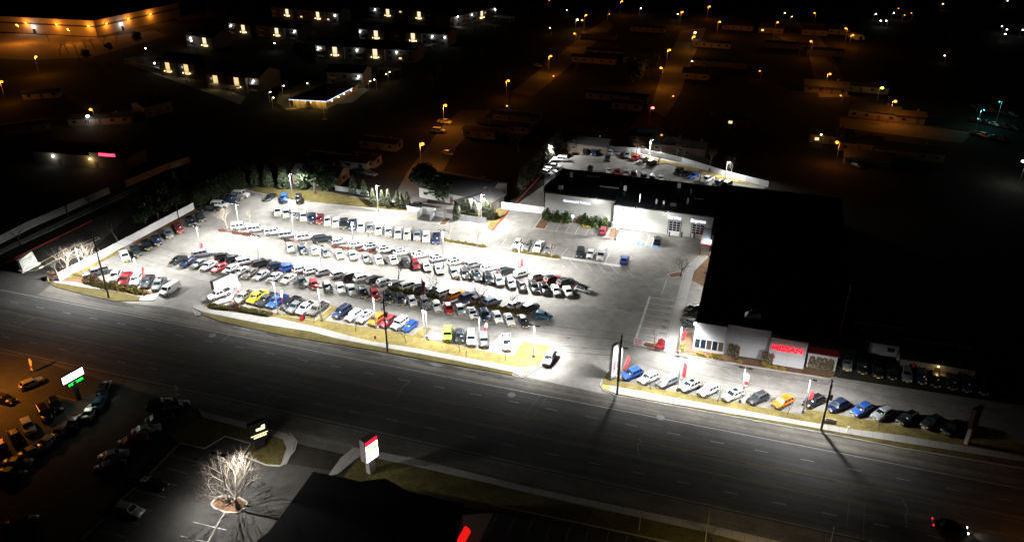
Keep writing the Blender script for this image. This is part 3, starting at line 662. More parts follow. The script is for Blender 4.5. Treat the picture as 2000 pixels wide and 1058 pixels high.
row('in the slanted row of sedans behind the white billboard', 'sedans slanted behind the white billboard', (-210, 110), (-190, 140), [(320, 470, .1002, '270,367,sk;467,418,sn;682,438,sg;872,478,sw;1077,523,sr;1300,543,sw;1490,593,sw;1682,623,sB'), (480, 480, .1002, '297,563,si;557,603,si;830,633,se')])
row('in the row of noses pointing at the street', 'cars with noses to the street', (60, 170), (90, 190), [(480, 480, .1002, '1100,692,uc;1332,737,hr;1592,792,uc'), (640, 500, .1002, '250,613,sw;462,653,si;692,693,uk;922,733,ur;1172,783,uk;1420,833,uc;1645,872,hw;1880,892,ug'), (800, 520, .1002, '525,763,sw;762,813,hr;982,833,hi;1222,902,sws;1462,932,un'), (940, 560, .1002, '312,577,sw;547,627,sws;822,652,sc')])
row('raised on the display slab under the billboard', 'vehicles on display slabs', (-235, 85), (1, 0), [(400, 530, .1002, '280,425,pw')], z0=.55, plate=False)
row('in the front row behind the clipped hedges', 'pickups behind the clipped hedges', (-190, 135), (-185, 132), [(400, 530, .1002, '765,478,pt;1012,483,pY;1205,533,pc;1412,563,pb;1665,603,pk'), (520, 550, .1002, '592,463,pg;775,493,pw;1005,513,pB')])
row('in the front row above the lawn', 'vehicles in the front row above the lawn', (-175, 125), (-150, 112), [(520, 550, .1002, '1472,573,Ln;1702,643,uw'), (680, 560, .1002, '322,578,uws;552,625,uo;772,663,ur;992,703,jw;1202,753,hb')])
row('nose-out beside the concrete display pad', 'vehicles beside the display pad', (-4, 100), (12, 100), [(820, 590, .14, '387,442,jl;557,462,uc;717,492,Lw;892,525,jg')])
row('parked on the concrete display pad', 'vehicles on display slabs', (14, 120), (1, 0), [(820, 590, .14, '1212,545,pw')], z0=.18)
row('leaving by the main driveway', 'vehicles at the driveways', (-92, 172), (1, 0), [(820, 590, .14, '1805,772,ui')])
row('with a long cap at the west driveway', 'vehicles at the driveways', (-150, 90), (1, 0), [(150, 500, .105, '1725,600,vw')])
row('in the corner row behind the west hedges', 'pickups behind the west hedges', (-85, 150), (-100, 150), [(150, 500, .105, '722,345,pw;902,412,pr;1102,420,pw;1310,460,pc;1525,503,pg')])
row('parked sideways at the end of the white fence', 'pickups behind the west hedges', (-190, 45), (1, 0), [(150, 500, .105, '350,285,pg')])
row('in the front row before the showroom', 'crossovers before the showroom', (-95, 42), (-95, 46), [(1160, 560, .3025, '245,557,ub;354,583,uw;474,608,ug;620,633,uws;739,662,uw;900,692,uws;1060,713,uc;1220,738,uo;1420,733,uk'), (1500, 560, .3025, '447,762,un;607,787,ub;740,813,ui;905,842,uk;1060,868,uc;1195,905,uk')])
row('in the unlit row east of the showroom', 'cars in the unlit row east of the showroom', (8, 110), (25, 110), [(1500, 560, .3025, '510,488,ug;610,508,uk;710,533,uk;800,543,uk;895,558,ug;990,572,un;1080,592,uk;1185,608,uk;1280,622,un;1385,640,uk')], full=False)
row('in the short row by the shrub island', 'cars by the shrub island', (-112, 170), (-95, 175), [(980, 440, .1305, '232,267,uw;377,292,ug;552,307,pw;700,347,hg')], plate=False)
row('in the customer stalls facing the crossovers', 'cars in the customer stalls', (-55, 190), (-60, 190), [(980, 440, .1305, '1170,407,jc;1330,417,sw;1492,427,vw')], plate=False)
row('parked tail to the street in the customer stalls', 'cars in the customer stalls', (45, -190), (1, 0), [(980, 440, .1305, '1835,508,sb')], plate=False)
row('in the stalls under the service wall', 'cars under the service wall', (90, -150), (30, -180), [(1040, 300, .2, '695,745,um;1222,840,uk')], plate=False)
row('on the showroom sidewalk', 'cars at the showroom side', (-175, 62), (-150, -70), [(1220, 540, .1513, '880,408,sk;838,572,hg')])
row('nose-out below the tall grey hedge', 'vehicles in the back lot', (180, 18), (180, 45), [(1040, 270, .1002, '400,545,pw;335,615,uw;280,665,ui')], plate=False, full=False)
row('parked across from the tall grey hedge', 'vehicles in the back lot', (-190, -18), (1, 0), [(1040, 270, .1002, '535,398,Lw')], plate=False)
row('in front of the back-lot fence', 'vehicles in the back lot', (-20, 100), (-20, 100), [(1040, 270, .1002, '1025,262,uk;1192,272,un;1512,280,ui;1850,320,ug')], plate=False, full=False)
row('standing alone in the middle of the back lot', 'vehicles in the back lot', (-40, 100), (1, 0), [(1040, 270, .1002, '1465,385,jc')], plate=False, full=False)
row('in the trio below the russet tree', 'vehicles in the back lot', (180, -85), (180, -85), [(1220, 280, .14, '175,188,ur;270,218,uw;375,258,ukW')], plate=False, full=False)
row('slanted in front of the back-lot lawn', 'vehicles in the back lot', (-160, 75), (-160, 80), [(1220, 280, .14, '750,385,uk;870,415,sc;962,447,sb;1155,492,pw;1300,548,ug;1415,572,LkW')], plate=False, full=False)
row('in the row behind the service roof', 'vehicles in the back lot', (25, -150), (15, -150), [(1040, 270, .1002, '1130,595,jk;1500,620,sw;1662,640,um;1822,655,ue'), (1220, 280, .14, '130,415,uk;265,448,uk;385,470,uc;507,478,sw')], plate=False, full=False)
row('in the lot under the green-lettered sign', 'cars under the green-lettered sign', (170, -70), (170, 15), [(0, 680, .357, '170,187,ht;25,275,hk;570,215,uk;540,295,sT;490,345,se;410,395,sc;340,442,sB;268,500,si;180,557,st;92,622,sg;60,680,sk')], plate=False, full=False)
row('in the dark middle of the west lot', 'cars under the green-lettered sign', (60, 110), (60, 110), [(0, 680, .357, '300,305,uk;245,352,jk;152,422,uw;85,482,hk;8,540,hm')], plate=False, full=False)
row('in the unlit row of the west lot', 'cars in the unlit row of the west lot', (170, -45), (170, -45), [(0, 680, .357, '870,300,uk;965,312,uk;872,380,sc;800,442,si;728,500,sm;620,582,si;600,642,sk;115,950,sk')], plate=False, full=False)
row('in the dark stalls across the street', 'cars in the dark stalls across the street', (160, 45), (160, 40), [(0, 680, .357, '840,737,sk;705,882,ui')], plate=False, full=False)
mv = car('sedan', 'black', 1856, 1026, (60, 14), 'dark moving car with lit headlights in the south lane of the wide street', 'vehicles on the street', plate=False)
BEAM = mat('lit_headlight', (1, 1, 1), emit=(1, .95, .85), es=14); REDL = mat('lit_taillight', (.3, 0, 0), emit=(1, .02, .03), es=3)
for c in kids(mv):
    if c.name.startswith(('headlight', 'taillight')):
        c.data = c.data.copy(); c.data.materials[0] = BEAM if c.name.startswith('head') else REDL
lamp('SPOT', (2.45, 0, .7), 220, (1, .85, .65), mv, .1, 70, .7, 'headlight_beam', aim=(1, 0, -.16))
# scattered vehicles on the orange-lit back streets
for i, (x, y, k, c, hv, d) in enumerate(((869, 237, 'pickup', 'white', (60, 10), 'white pickup under the amber lamp on the back street'), (857, 254, 'large suv', 'white', (70, 6), 'white SUV parked just before the amber-lit pickup'), (875, 298, 'sedan', 'tan', (60, 14), 'tan car by the amber-lit bare tree'), (723, 338, 'sedan', 'grey', (60, 14), 'grey car beside the small house behind the fence'), (706, 334, 'sedan', 'charcoal', (60, 14), 'charcoal car beside the small house behind the fence'), (1051, 128, 'hatch', 'tan', (60, 10), 'tan hatchback lit amber beside the lone street lamp'), (1674, 322, 'suv', 'charcoal', (60, 20), 'dark car below the lowest amber lamp'), (817, 400, 'sedan', 'grey', (60, 10), 'grey car behind the low white fence'))):
    car(k, c, x, y, hv, d, 'cars on the back streets', full=False, plate=False)
# mixed cars of the far teal-lit lot
for i in range(14):
    x = 1905 + (i % 5) * 19 + random.uniform(-5, 5); y = 208 + (i // 5) * 26 + (i % 5) * 4
    car(random.choice(['sedan', 'suv', 'hatch']), random.choice(['silver', 'charcoal', 'teal']), x, y, (60, 20), 'parked car under the faint teal light of the far lot', 'cars in the far teal-lit lot', full=False, plate=False)
# ---------------------------------------------------------------- lot lamps, poles, flags, signs
LENS = mat('lamp_lens', (1, 1, 1), emit=(.93, .97, 1.0), es=60)
POLEW = mat('white_pole_paint', (0.62, 0.63, 0.65), 0.45)
LP = 7.1      # overall lamp power factor
WHITE = (1.0, .99, .97)
IES = bpy.data.texts.new('wide_lot_optic')
_va = [0, 10, 20, 30, 40, 48, 55, 60, 65, 70, 75, 80, 85, 90]; _cd = [560, 580, 640, 720, 780, 720, 540, 370, 215, 115, 52, 18, 4, 0]
IESW = bpy.data.texts.new('area_lot_optic'); _cw = [270, 290, 350, 450, 640, 830, 980, 1000, 900, 660, 350, 120, 20, 0]
IESW.write('IESNA:LM-63-2002\n[TEST] area lot optic\nTILT=NONE\n1 -1 1 %d 1 1 2 0 0 0\n1 1 1\n%s\n0\n%s\n' % (len(_va), ' '.join(map(str, _va)), ' '.join(map(str, _cw))))
IES.write('IESNA:LM-63-2002\n[TEST] wide lot optic\nTILT=NONE\n1 -1 1 %d 1 1 2 0 0 0\n1 1 1\n%s\n0\n%s\n' % (len(_va), ' '.join(map(str, _va)), ' '.join(map(str, _cd))))
def wide_optic(o, k=1.0, area=False):
    """gives a lamp the wide distribution of a parking-lot fixture"""
    l = o.data; l.use_nodes = True; nt = l.node_tree
    em = [n for n in nt.nodes if n.type == 'EMISSION'][0]
    n = nt.nodes.new('ShaderNodeTexIES'); n.mode = 'INTERNAL'; n.ies = IESW if area else IES; n.inputs['Strength'].default_value = k
    nt.links.new(n.outputs['Fac'], em.inputs['Strength']); return o
def lot_lamp(top, base, label, heads=2, power=6000):
    area = any(q in label for q in ('lone silver SUV', 'pale bare tree', 'lone island', 'triangular', 'red-brown', 'three heads', 'amid the sedans', 'shrub island', 'before the columnar', 'red kerb and gate', 'last in line', 'west corner', 'under the service wall', 'tall grey hedge', 'back-lot', 'two parked jeeps'))
    tilt = (0, -.7, -1) if 'back-lot' in label else ((.8, -.2, -1) if 'grey hedge' in label else (0, 0, -1))
    p = at(*base); h = height(base, top)
    r = thing('lamp_post', label, 'lamp post', p, YAW, 'lamp posts of the car lot')
    b = MB(); b.tube((0, 0, 0), (0, 0, .75), .30, .28, CONC, 10); b.build('footing', r)
    b = MB(); b.tube((0, 0, .75), (0, 0, h), .13, .085, POLEW, 8); b.build('pole', r)
    offs = {1: [(.75, 0)], 2: [(-.8, 0), (.8, 0)], 3: [(-.8, 0), (.8, 0), (0, .8)]}[heads]
    for (ox, oy) in offs:
        b = MB(); b.bar((0, 0, h - .05), (ox * .6, oy * .6, h - .02), .08, .08, BMET); b.build('arm', r)
        b = MB(); b.box((ox, oy, h), (.75 if ox else .38, .38 if ox else .75, .14), BMET); hd = b.build('lamp_head', r)
        b = MB(); b.box((ox, oy, h - .085), (.60 if ox else .28, .28 if ox else .60, .03), LENS); b.build('lens', hd)
        wide_optic(lamp('SPOT', (ox, oy, h - .16), power * LP / len(offs), WHITE, r, .45 if 'last in line' in label else .2, 176, .15, aim=tilt), .0155 * (1.08 if area else 1), area)
    return r
for a in [
    ((151, 483), (163, 541), 'lamp post at the white fence by the west corner', 1, 4600),
    ((266, 502), (275.5, 565), 'lamp post between the west hedges and the corner pickups', 1, 2500),
    ((386, 441), (395, 500.5), 'lamp post with a red flag beside the lone silver SUV', 2, 3300),
    ((462, 398), (469, 454), 'lamp post in the island beside the pale bare tree', 2, 2700),
    ((501, 460), (508.6, 521), 'lamp post between the lone island and the middle row', 2, 1500),
    ((566, 339), (571.5, 389), 'lamp post on the back kerb between two parked jeeps', 1, 4200),
    ((571.6, 416), (576.6, 472), 'lamp post in the small triangular mulched island', 2, 1900),
    ((687.3, 432), (691.6, 488), 'lamp post in the long red-brown mulched island', 2, 3600),
    ((735, 361), (738.6, 413), 'lamp post on the back kerb before the columnar evergreens', 1, 4600),
    ((939, 379), (940.5, 432), 'lamp post on the lawn beside the red kerb and gate', 1, 5000),
    ((864.8, 451), (867, 522.6), 'tall lamp post with three heads at the end of the pickups', 3, 6300),
    ((625, 479), (630, 538.7), 'lamp post amid the sedans angled below the islands', 2, 2400),
    ((1013.5, 474), (1012.6, 543), 'lamp post with a red flag beside the shrub island', 2, 7200),
    ((448, 532), (460, 590), 'lamp post beside the white billboard and the tan pickup', 2, 1760),
    ((537, 547.5), (543.3, 614), 'lamp post in front of the blue pickup', 2, 1600),
    ((623, 560.5), (628.7, 628), 'lamp post in the lawn gap of the front row', 2, 1840),
    ((730.6, 580), (733.6, 640), 'lamp post beside the orange crossover in the front row', 2, 1840),
    ((832, 604), (834, 661), 'lamp post in the second lawn gap by the flagpole', 2, 1870),
    ((936, 617), (937, 678), 'lamp post beside the flag-draped jeep', 2, 1870),
    ((1042.6, 635), (1042, 698), 'lamp post on the lawn at the main driveway', 2, 4480),
    ((1328, 637), (1325, 690), 'lamp post at the corner of the showroom bed', 1, 2550),
    ((1216, 678), (1210, 743), 'lamp post behind the tall red and white pylon', 1, 1360),
    ((1328, 697), (1323, 763), 'lamp post beside the grey crossover before the showroom', 2, 1955),
    ((1452, 718), (1445, 785.4), 'lamp post facing the red wall letters', 2, 1785),
    ((1574, 740.5), (1568.4, 806.5), 'lamp post last in line before the utility pole', 1, 2300),
    ((1204, 424), (1202, 469), 'thin lamp post in the island under the service wall', 1, 2700),
    ((1069, 282), (1067, 316), 'lamp post below the tall grey hedge of the back lot', 1, 3400),
    ((1269, 272), (1268, 305), 'lamp post behind the back-lot trio of crossovers', 1, 2400),
    ((1419, 315), (1416, 350), 'lamp post at the far end of the back-lot fence', 1, 2160)]:
    lot_lamp(*a)
# wall packs lighting the long service wall
# utility poles and wires
POLES = {}
def utility_pole(key, top, base, label, arms=1, gear=True, group='utility poles', r0=.2, rot=None):
    p = at(*base); h = height(base, top)
    r = thing('utility_pole', label, 'utility pole', p, YAW if rot is None else rot, group)
    b = MB(); b.tube((0, 0, 0), (0, 0, h), r0, r0 * .65, WOOD, 8); b.build('pole', r)
    tips = []
    for i in range(arms):
        z = h - .5 - i * 1.4
        b = MB(); b.box((0, .16, z), (.14, .12, .14), BMET); b.bar((0, .2, z), (0, -1.3, z), .11, .13, WOOD); b.bar((0, .2, z), (0, 1.3, z), .11, .13, WOOD); c = b.build('crossarm', r)
        for y in (-1.2, -.5, .5, 1.2):
            b = MB(); b.tube((0, y, z + .06), (0, y, z + .30), .06, .05, GMET, 6); b.build('insulator', c); tips.append(Vector((0, y, z + .3)))
    if gear:
        b = MB(); b.tube((.42, 0, h - 4.0), (.42, 0, h - 3.0), .28, .28, GMET, 10); b.tube((.1, 0, h - 3.3), (.4, 0, h - 3.3), .05, .05, BMET, 5); b.build('transformer', r)
        b = MB(); b.box((.25, -.1, 2.1), (.3, .35, .8), GMET); b.build('meter_box', r)
    bpy.context.view_layer.update()
    POLES[key] = [Matrix.Translation(p) @ Matrix.Rotation(YAW if rot is None else rot, 4, 'Z') @ t for t in tips] + [p + Z * (h - 3.2), p + Z * (h - 4.3)]
    return r
utility_pole('a', (185, 452), (213, 582), 'dark utility pole on the west lawn before the corner pickups', 1, False)
utility_pole('b', (744, 583), (757, 687), 'utility pole with transformers in front of the red crossover', 2, True)
utility_pole('c', (1210, 655), (1205, 771), 'bare dark utility pole beside the red and white pylon', 1, False)
utility_pole('d', (1614, 742), (1603, 841), 'utility pole with crossarms by the dark end of the lawn', 2, True)
utility_pole('e', (342, 384), (349, 426), 'plain pole rising behind the white fence', 0, False, r0=.14)
utility_pole('f', (1650, 560), (1632, 690), 'thin tall pole tinted red beside the low red-lit wing', 1, False)
def wire(a, c, sag, name='overhead_wire', label='thin overhead wire strung along the street poles'):
    b = MB(); prev = a
    for i in range(1, 15):
        t = i / 14; p = a.lerp(c, t) - Z * (sag * 4 * t * (1 - t)); b.tube(prev, p, .022, .022, BMET, 3, False); prev = p
    tag(b.build(name), label, 'wire', 'overhead wires of the street')
east = [p + U * 75 - Z * 0.4 for p in POLES['d'][:4]]
west = [p - U * 75 for p in POLES['a'][:4]]
for i in range(4):
    for x, y in ((west, POLES['a']), (POLES['a'], POLES['b']), (POLES['b'], POLES['c']), (POLES['c'], POLES['d']), (POLES['d'], east)):
        if i in (0, 3): wire(x[i], y[i], 1.0)
for x, y in (('a', 'b'), ('b', 'c'), ('c', 'd')):
    wire(POLES[x][-2], POLES[y][-2], 1.4); wire(POLES[x][-1], POLES[y][-1], 1.7)
# flags
RFLAG = mat('red_flag_cloth', (0.55, 0.03, 0.04), 0.8); WFLAG = mat('white_flag_cloth', (0.75, 0.74, 0.73), 0.8)
def feather_flag(base, top, label, split=None, words=None):
    p = at(*base); h = height(base, (base[0], top[1])); q = at(top[0], top[1], h * .98)
    d = (q - p); lean = Vector((d.dot(U), d.dot(N), 0)) * .8
    r = thing('feather_flag', label, 'flag', p, YAW, 'feather flags of the car lot')
    b = MB(); b.tube((0, 0, 0), (lean.x, lean.y, h), .04, .025, GMET, 5); b.box((0, 0, .05), (.5, .5, .1), BMET); b.build('pole', r)
    b = MB(); n = 10
    for i in range(n):
        t0, t1 = .16 + .84 * i / n, .16 + .84 * (i + 1) / n
        w = lambda t: .55 * min(1, (1.02 - t) * 6) + .06
        P = []
        for t, f in ((t0, 0), (t0, 1), (t1, 1), (t1, 0)):
            P.append((lean.x * t + f * w(t), lean.y * t + .08 * math.sin(6 * t + f * 2), h * t))
        m = RFLAG if split is None else (RFLAG if (t0 > split[0] and t0 < split[1]) else WFLAG)
        b.face(P, m)
    b.build('flag', r)
    if words:
        for i, ch in enumerate(words):
            t = .88 - .62 * i / max(1, len(words) - 1)
            x = lean.x * t + .28; y = lean.y * t - .12
            pos = p + U * x + N * y + Z * (h * t)
            lettering(ch, .62, WFLAG, pos, U, r, name='letter', extrude=.01)
feather_flag((1213, 727), (1231, 694), 'red flag with white letters before the blue crossover', None, None)
feather_flag((1329, 668), (1338, 645), 'red feather flag in the bed at the showroom corner')
feather_flag((1331, 741), (1337, 708), 'slim red flag beside the second showroom lamp')
feather_flag((1452, 758), (1459, 729), 'white and red flag beside the lamp facing the letters', (.2, .45))
feather_flag((1575, 790), (1586, 762), 'red flag leaning on the black crossover near the utility pole')
feather_flag((941, 655), (950, 630), 'white and red flag over the parked jeep', (.2, .6))
feather_flag((463, 577), (466, 551), 'white and red flag beside the tan pickup', (.1, .4))
feather_flag((547, 594), (550, 566), 'white and red flag between the blue and black pickups', (.1, .45))
feather_flag((262 + 13, 545), (280, 521), 'red flag between the white and charcoal corner pickups')
feather_flag((393, 492), (392, 474), 'red flag by the lone silver SUV')
feather_flag((1016, 522), (1018, 504), 'red flag at the lamp by the shrub island')
feather_flag((60, 727), (57, 700), 'faint flag by the dark lot under the green-lettered sign', (.3, .45))
feather_flag((345, 775), (341, 751), 'faint flag behind the unlit cars across the street', (.3, .45))
# flagpole with striped flag
p = at(829, 658); h = height((829, 658), (829, 543))
r = thing('flagpole', 'tall white flagpole with a striped flag above the front row', 'flagpole', p, YAW)
b = MB(); b.tube((0, 0, 0), (0, 0, h), .11, .05, POLEW, 8); b.ball((0, 0, h + .08), .12, GMET); b.build('pole', r)
NAVY = mat('navy_flag_cloth', (.03, .04, .15), .8)
b = MB()
for i in range(11):
    for k in range(4):
        q0, q1 = k / 4, (k + 1) / 4; z0 = h - .2 - i * .27
        w_ = .75 - .25 * i / 11; P = []
        for (q, z) in ((q0, z0 - .27), (q1, z0 - .27), (q1, z0), (q0, z0)): P.append((.08 + q * w_, .16 * math.sin(q * 9 + z), z - q * .9))
        b.face(P, NAVY if (i < 4 and k < 2) else (RFLAG if k % 2 == 0 else WFLAG))
b.build('flag', r)
b = MB(); b.box((1.4, -1.0, .15), (.3, .3, .3), BMET); b.build('uplight', r); lamp('SPOT', (1.4, -1.0, .4), 900, WHITE, r, .1, 36, .6, aim=(-1.2, .9, 12))
# brand pylon at the drive
SIGNW = mat('lit_white_sign_face', (.8, .8, .8), emit=(1, 1, 1), es=1.1); SIGNR = mat('lit_red_lettering', (.6, .01, .02), emit=(1, .012, .03), es=1.6)
SILV = mat('silver_cladding', (.55, .56, .58), .35, .5)
p = at(1196, 738); h = height((1196, 738), (1199, 671)); rz = YAW + 1.05
r = thing('pylon_sign', 'tall slim white pylon sign with red vertical lettering on the driveway corner', 'pylon sign', p, rz)
b = MB(); b.box((0, 0, .2), (2.0, 1.0, .4), CONC); b.build('plinth', r)
b = MB(); b.box((0, 0, .4 + (h - .4) / 2), (1.5, .5, h - .4), SILV, 0, (.92, 1)); b.build('column', r)
b = MB(); b.hexa([(-.62, -.30, .7), (.62, -.30, .7), (.62, -.255, .7), (-.62, -.255, .7), (-.56, -.30, h - .4), (.56, -.30, h - .4), (.56, -.255, h - .4), (-.56, -.255, h - .4)], SIGNW); b.build('sign_face', r)
bpy.context.view_layer.update()
X2 = Vector((math.cos(rz), math.sin(rz), 0)); Y2 = Vector((-math.sin(rz), math.cos(rz), 0))
lettering('NISSAN', 1.05, SIGNR, p - Y2 * .33 + Z * (h * .48), Z, r, sx=1.25, up=-X2, bold=.02)
# white billboard over the display slab
WB = mat('white_billboard_face', (.80, .80, .80), .6); REDI = mat('red_ink', (.55, .04, .04), .6); DKG = mat('dark_grey_cladding', (.06, .058, .055), .5)
A, Bq = at(417, 576), at(446, 585)
p = at(419, 578); h = height((417, 577), (411, 548))
rz = math.atan2(*( (at(455, 560) - at(417, 578)).yx ))
r = thing('billboard', 'big white double-sided billboard with faint red writing by the west driveway', 'billboard', p, rz)
b = MB(); b.box((3.2, 0, h / 2), (6.6, 1.0, h), DKG); b.build('cabinet', r)
for sy in (-1, 1):
    b = MB(); b.box((3.2, sy * .53, h / 2), (6.4, .05, h - .2), WB); b.build('sign_face', r)
bpy.context.view_layer.update()
X2 = Vector((math.cos(rz), math.sin(rz), 0)); Y2 = Vector((-math.sin(rz), math.cos(rz), 0))
lettering('A', .9, REDI, p + X2 * .9 - Y2 * .57 + Z * (h * .72), X2, r)
b = MB(); b.prism([at(*q) for q in ((405, 583), (417, 600), (452, 590), (462, 575), (430, 570))], 0, .52, CONC); struct(b.build('display_slab'))
for (x, y), (tx, ty), l in (((426.5, 595), (424, 570), 'thin post standing before the raised display slab'), ((441, 587), (439.5, 561), 'thin post behind the raised display slab')):
    q = at(x, y); hh = height((x, y), (tx, ty)); rr = thing('post', l, 'post', q); b = MB(); b.tube((0, 0, 0), (0, 0, hh), .07, .05, GMET, 6); b.build('shaft', rr); b = MB(); b.tube((0, 0, 0), (0, 0, .12), .18, .18, GMET, 8); b.build('footplate', rr)
# lot furniture
def a_sign(x, y, label):
    q = at(x, y, .14); r = thing('sandwich_board', label, 'sign board', q, YAW + .2)
    for s, m in ((-1, RFLAG), (1, BMET)):
        b = MB(); b.hexa([(-.45, s * .5 - .03, 0), (.45, s * .5 - .03, 0), (.45, s * .5 + .03, 0), (-.45, s * .5 + .03, 0), (-.3, s * .05 - .03, 1.25), (.3, s * .05 - .03, 1.25), (.3, s * .05 + .03, 1.25), (-.3, s * .05 + .03, 1.25)], m); b.build('board', r)
a_sign(591, 624, 'red sandwich board propped on the lawn below the white pickup')
def hydrant(x, y, label):
    q = at(x, y, .14); r = thing('fire_hydrant', label, 'fire hydrant', q); m = RKERB
    b = MB(); b.tube((0, 0, 0), (0, 0, .6), .16, .14, m, 8); b.ball((0, 0, .62), .17, m); b.build('barrel', r)
    b = MB(); b.tube((-.28, 0, .42), (.28, 0, .42), .08, .08, m, 6); b.build('nozzle', r)
hydrant(733, 661, 'small red fire hydrant on the lawn beside the sidewalk')
q = at(1289, 682, .15); hd = YAW
r = thing('giant_chair', 'oversized red slatted lawn chair at the showroom island', 'chair', q, hd - .1)
RC = mat('red_chair_paint', (.26, .012, .02), .5)
b = MB(); b.box((0, -.2, .85), (1.7, 1.5, .12), RC); b.build('seat', r)
for k in range(5):
    b = MB(); b.hexa([(-.85 + k * .36, .5, .8), (-.55 + k * .36, .5, .8), (-.55 + k * .36, .6, .8), (-.85 + k * .36, .6, .8), (-.88 + k * .37, 1.1, 2.7 - abs(k - 2) * .2), (-.54 + k * .37, 1.1, 2.7 - abs(k - 2) * .2), (-.54 + k * .37, 1.2, 2.7 - abs(k - 2) * .2), (-.88 + k * .37, 1.2, 2.7 - abs(k - 2) * .2)], RC); b.build('back_slat', r)
for s in (-1, 1):
    b = MB(); b.box((s * 1.05, -.1, 1.4), (.36, 2.0, .1), RC); b.build('armrest', r)
    for y in (-.95, .7):
        b = MB(); b.box((s * 1.0, y, .68), (.14, .3, 1.36), RC); b.build('leg', r)
r.scale = (.78, .78, .78)
q = at(1246, 675); r = thing('portable_sign', 'white portable sign with red lines of writing by the small island', 'sign', q, YAW)
b = MB(); b.box((0, 0, .95), (1.9, .12, 1.7), WMET); b.build('panel', r)
for k in range(4):
    b = MB(); b.box((0, -.07, 1.55 - k * .36), (1.4, .02, .16), mat('red_sign_ink', (.6, .08, .07), .6)); b.build('writing_line', r)
for s in (-.8, .8):
    b = MB(); b.box((s, 0, .06), (.1, .8, .12), BMET); b.build('foot', r)
q = at(1619, 825, .14); r = thing('lawn_sign', 'low white sign board on the lawn beside the utility pole', 'sign', q, YAW); b = MB(); b.box((0, 0, .45), (2.4, .12, .8), WMET); b.build('panel', r); b = MB(); b.box((-.8, 0, .1), (.1, .1, .2), BMET); b.box((.8, 0, .1), (.1, .1, .2), BMET); b.build('leg', r)
for x, y, l in ((1655, 844, 'thin marker post at the sidewalk edge past the utility pole'), (911, 695, 'thin marker post on the lawn below the display pad'), (120, 541, 'white meter post at the end of the white fence')):
    q = at(x, y, .1); r = thing('marker_post', l, 'post', q); b = MB(); b.tube((0, 0, 0), (0, 0, 1.1), .09, .09, WMET, 6); b.build('shaft', r); b = MB(); b.box((0, 0, 1.15), (.3, .22, .3), WMET); b.build('cap', r)
for x, y, l in ((87 / 1.0 * 0 + 95, 551, 'yellow bollard light on the west corner sidewalk'), (49, 524, 'yellow-lit bollard beside the stone monument')):
    q = at(x, y, .14); r = thing('bollard', l, 'bollard', q); b = MB(); b.tube((0, 0, 0), (0, 0, .8), .16, .16, YPAINT2, 8); b.build('shaft', r); b = MB(); b.ball((0, 0, .85), .18, WPAINT, 8, 5); b.build('cap', r)
for x, y, l in ((1197, 446, 'white box on the island by the service wall corner'), (1227, 437, 'white utility box on the service wall')):
    q = at(x, y); r = thing('utility_box', l, 'utility box', q, YAW); b = MB(); b.box((0, 0, .9), (.9, .5, 1.8), WMET); b.build('cabinet', r); b = MB(); b.box((0, -.27, .9), (.7, .03, 1.5), GMET); b.build('door', r)
for x, y, l in ((1307, 462, 'dark bollard before the service door frame'), (1331, 463, 'twin dark bollard between the two service doors'), (1355, 466, 'short bollard before the express door')):
    q = at(x, y); r = thing('bollard', l, 'bollard', q); b = MB(); b.tube((0, 0, 0), (0, 0, 1.3), .22, .22, DKG, 8); b.build('shaft', r); b = MB(); b.ball((0, 0, 1.3), .22, DKG, 8, 5); b.build('cap', r)
for x, y, l in ((1118, 434, 'short white bollard lamp on the bed under the service wall'),):
    q = at(x, y, .15); r = thing('bollard_lamp', l, 'bollard lamp', q); b = MB(); b.tube((0, 0, 0), (0, 0, 1.6), .16, .16, WMET, 8); b.build('shaft', r); b = MB(); b.tube((0, 0, 1.6), (0, 0, 2.0), .2, .2, LENS, 8); b.build('lamp_head', r); lamp('POINT', (0, 0, 1.8), 60, WHITE, r, .1)
# dumpster enclosure
q = at(833, 424); r = thing('dumpster_enclosure', 'white three-walled dumpster enclosure on the back kerb', 'enclosure', q, YAW + .06)
b = MB(); b.box((-1.9, 0, 1.0), (.14, 4.6, 2.0), WFENCE); b.build('side_wall', r); b = MB(); b.box((1.9, 0, 1.0), (.14, 4.6, 2.0), WFENCE); b.build('side_wall', r); b = MB(); b.box((0, 2.3, 1.0), (3.9, .14, 2.0), WFENCE); b.build('rear_wall', r)
# lit signs on the near side of the street
LITW = mat('backlit_white_panel', (.8, .8, .8), emit=(1, .97, .95), es=5); LEDG = mat('green_led_text', (0, .2, .02), emit=(.01, 1, .06), es=2.0); LITC = mat('backlit_cool_panel', (.8, .8, .8), emit=(.9, 1, 1), es=4)
LITR = mat('backlit_red_panel', (.6, .02, .05), emit=(1, .01, .05), es=1.2); LITY = mat('backlit_yellow_panel', (.7, .6, .02), emit=(1, .8, .01), es=1.5); LITWARM = mat('backlit_cream_text', (.7, .65, .4), emit=(1, .9, .5), es=1.6)
p = at(155, 781); h = height((155, 781), (152, 737))
d = at(172, 727, h) - at(131, 750, h); rz = math.atan2(d.y, d.x); w = d.length
r = thing('backlit_sign', 'glowing white sign on a post above a green message strip', 'sign', p, rz)
b = MB(); b.box((0, 0, h * .42), (.7, .5, h * .84), BMET); b.build('post', r)
b = MB(); b.box((0, 0, h + .45), (w, .5, 1.5), BMET); b.build('cabinet', r)
b = MB(); b.box((0, -.28, h + .45), (w - .15, .05, 1.35), LITW); b.build('sign_face', r)
b = MB(); b.box((.25, 0, h - 1.05), (w * .72, .4, 1.1), BMET); hd = b.build('message_board', r)
bpy.context.view_layer.update(); X2 = Vector((math.cos(rz), math.sin(rz), 0)); Y2 = Vector((-math.sin(rz), math.cos(rz), 0))
b = MB()
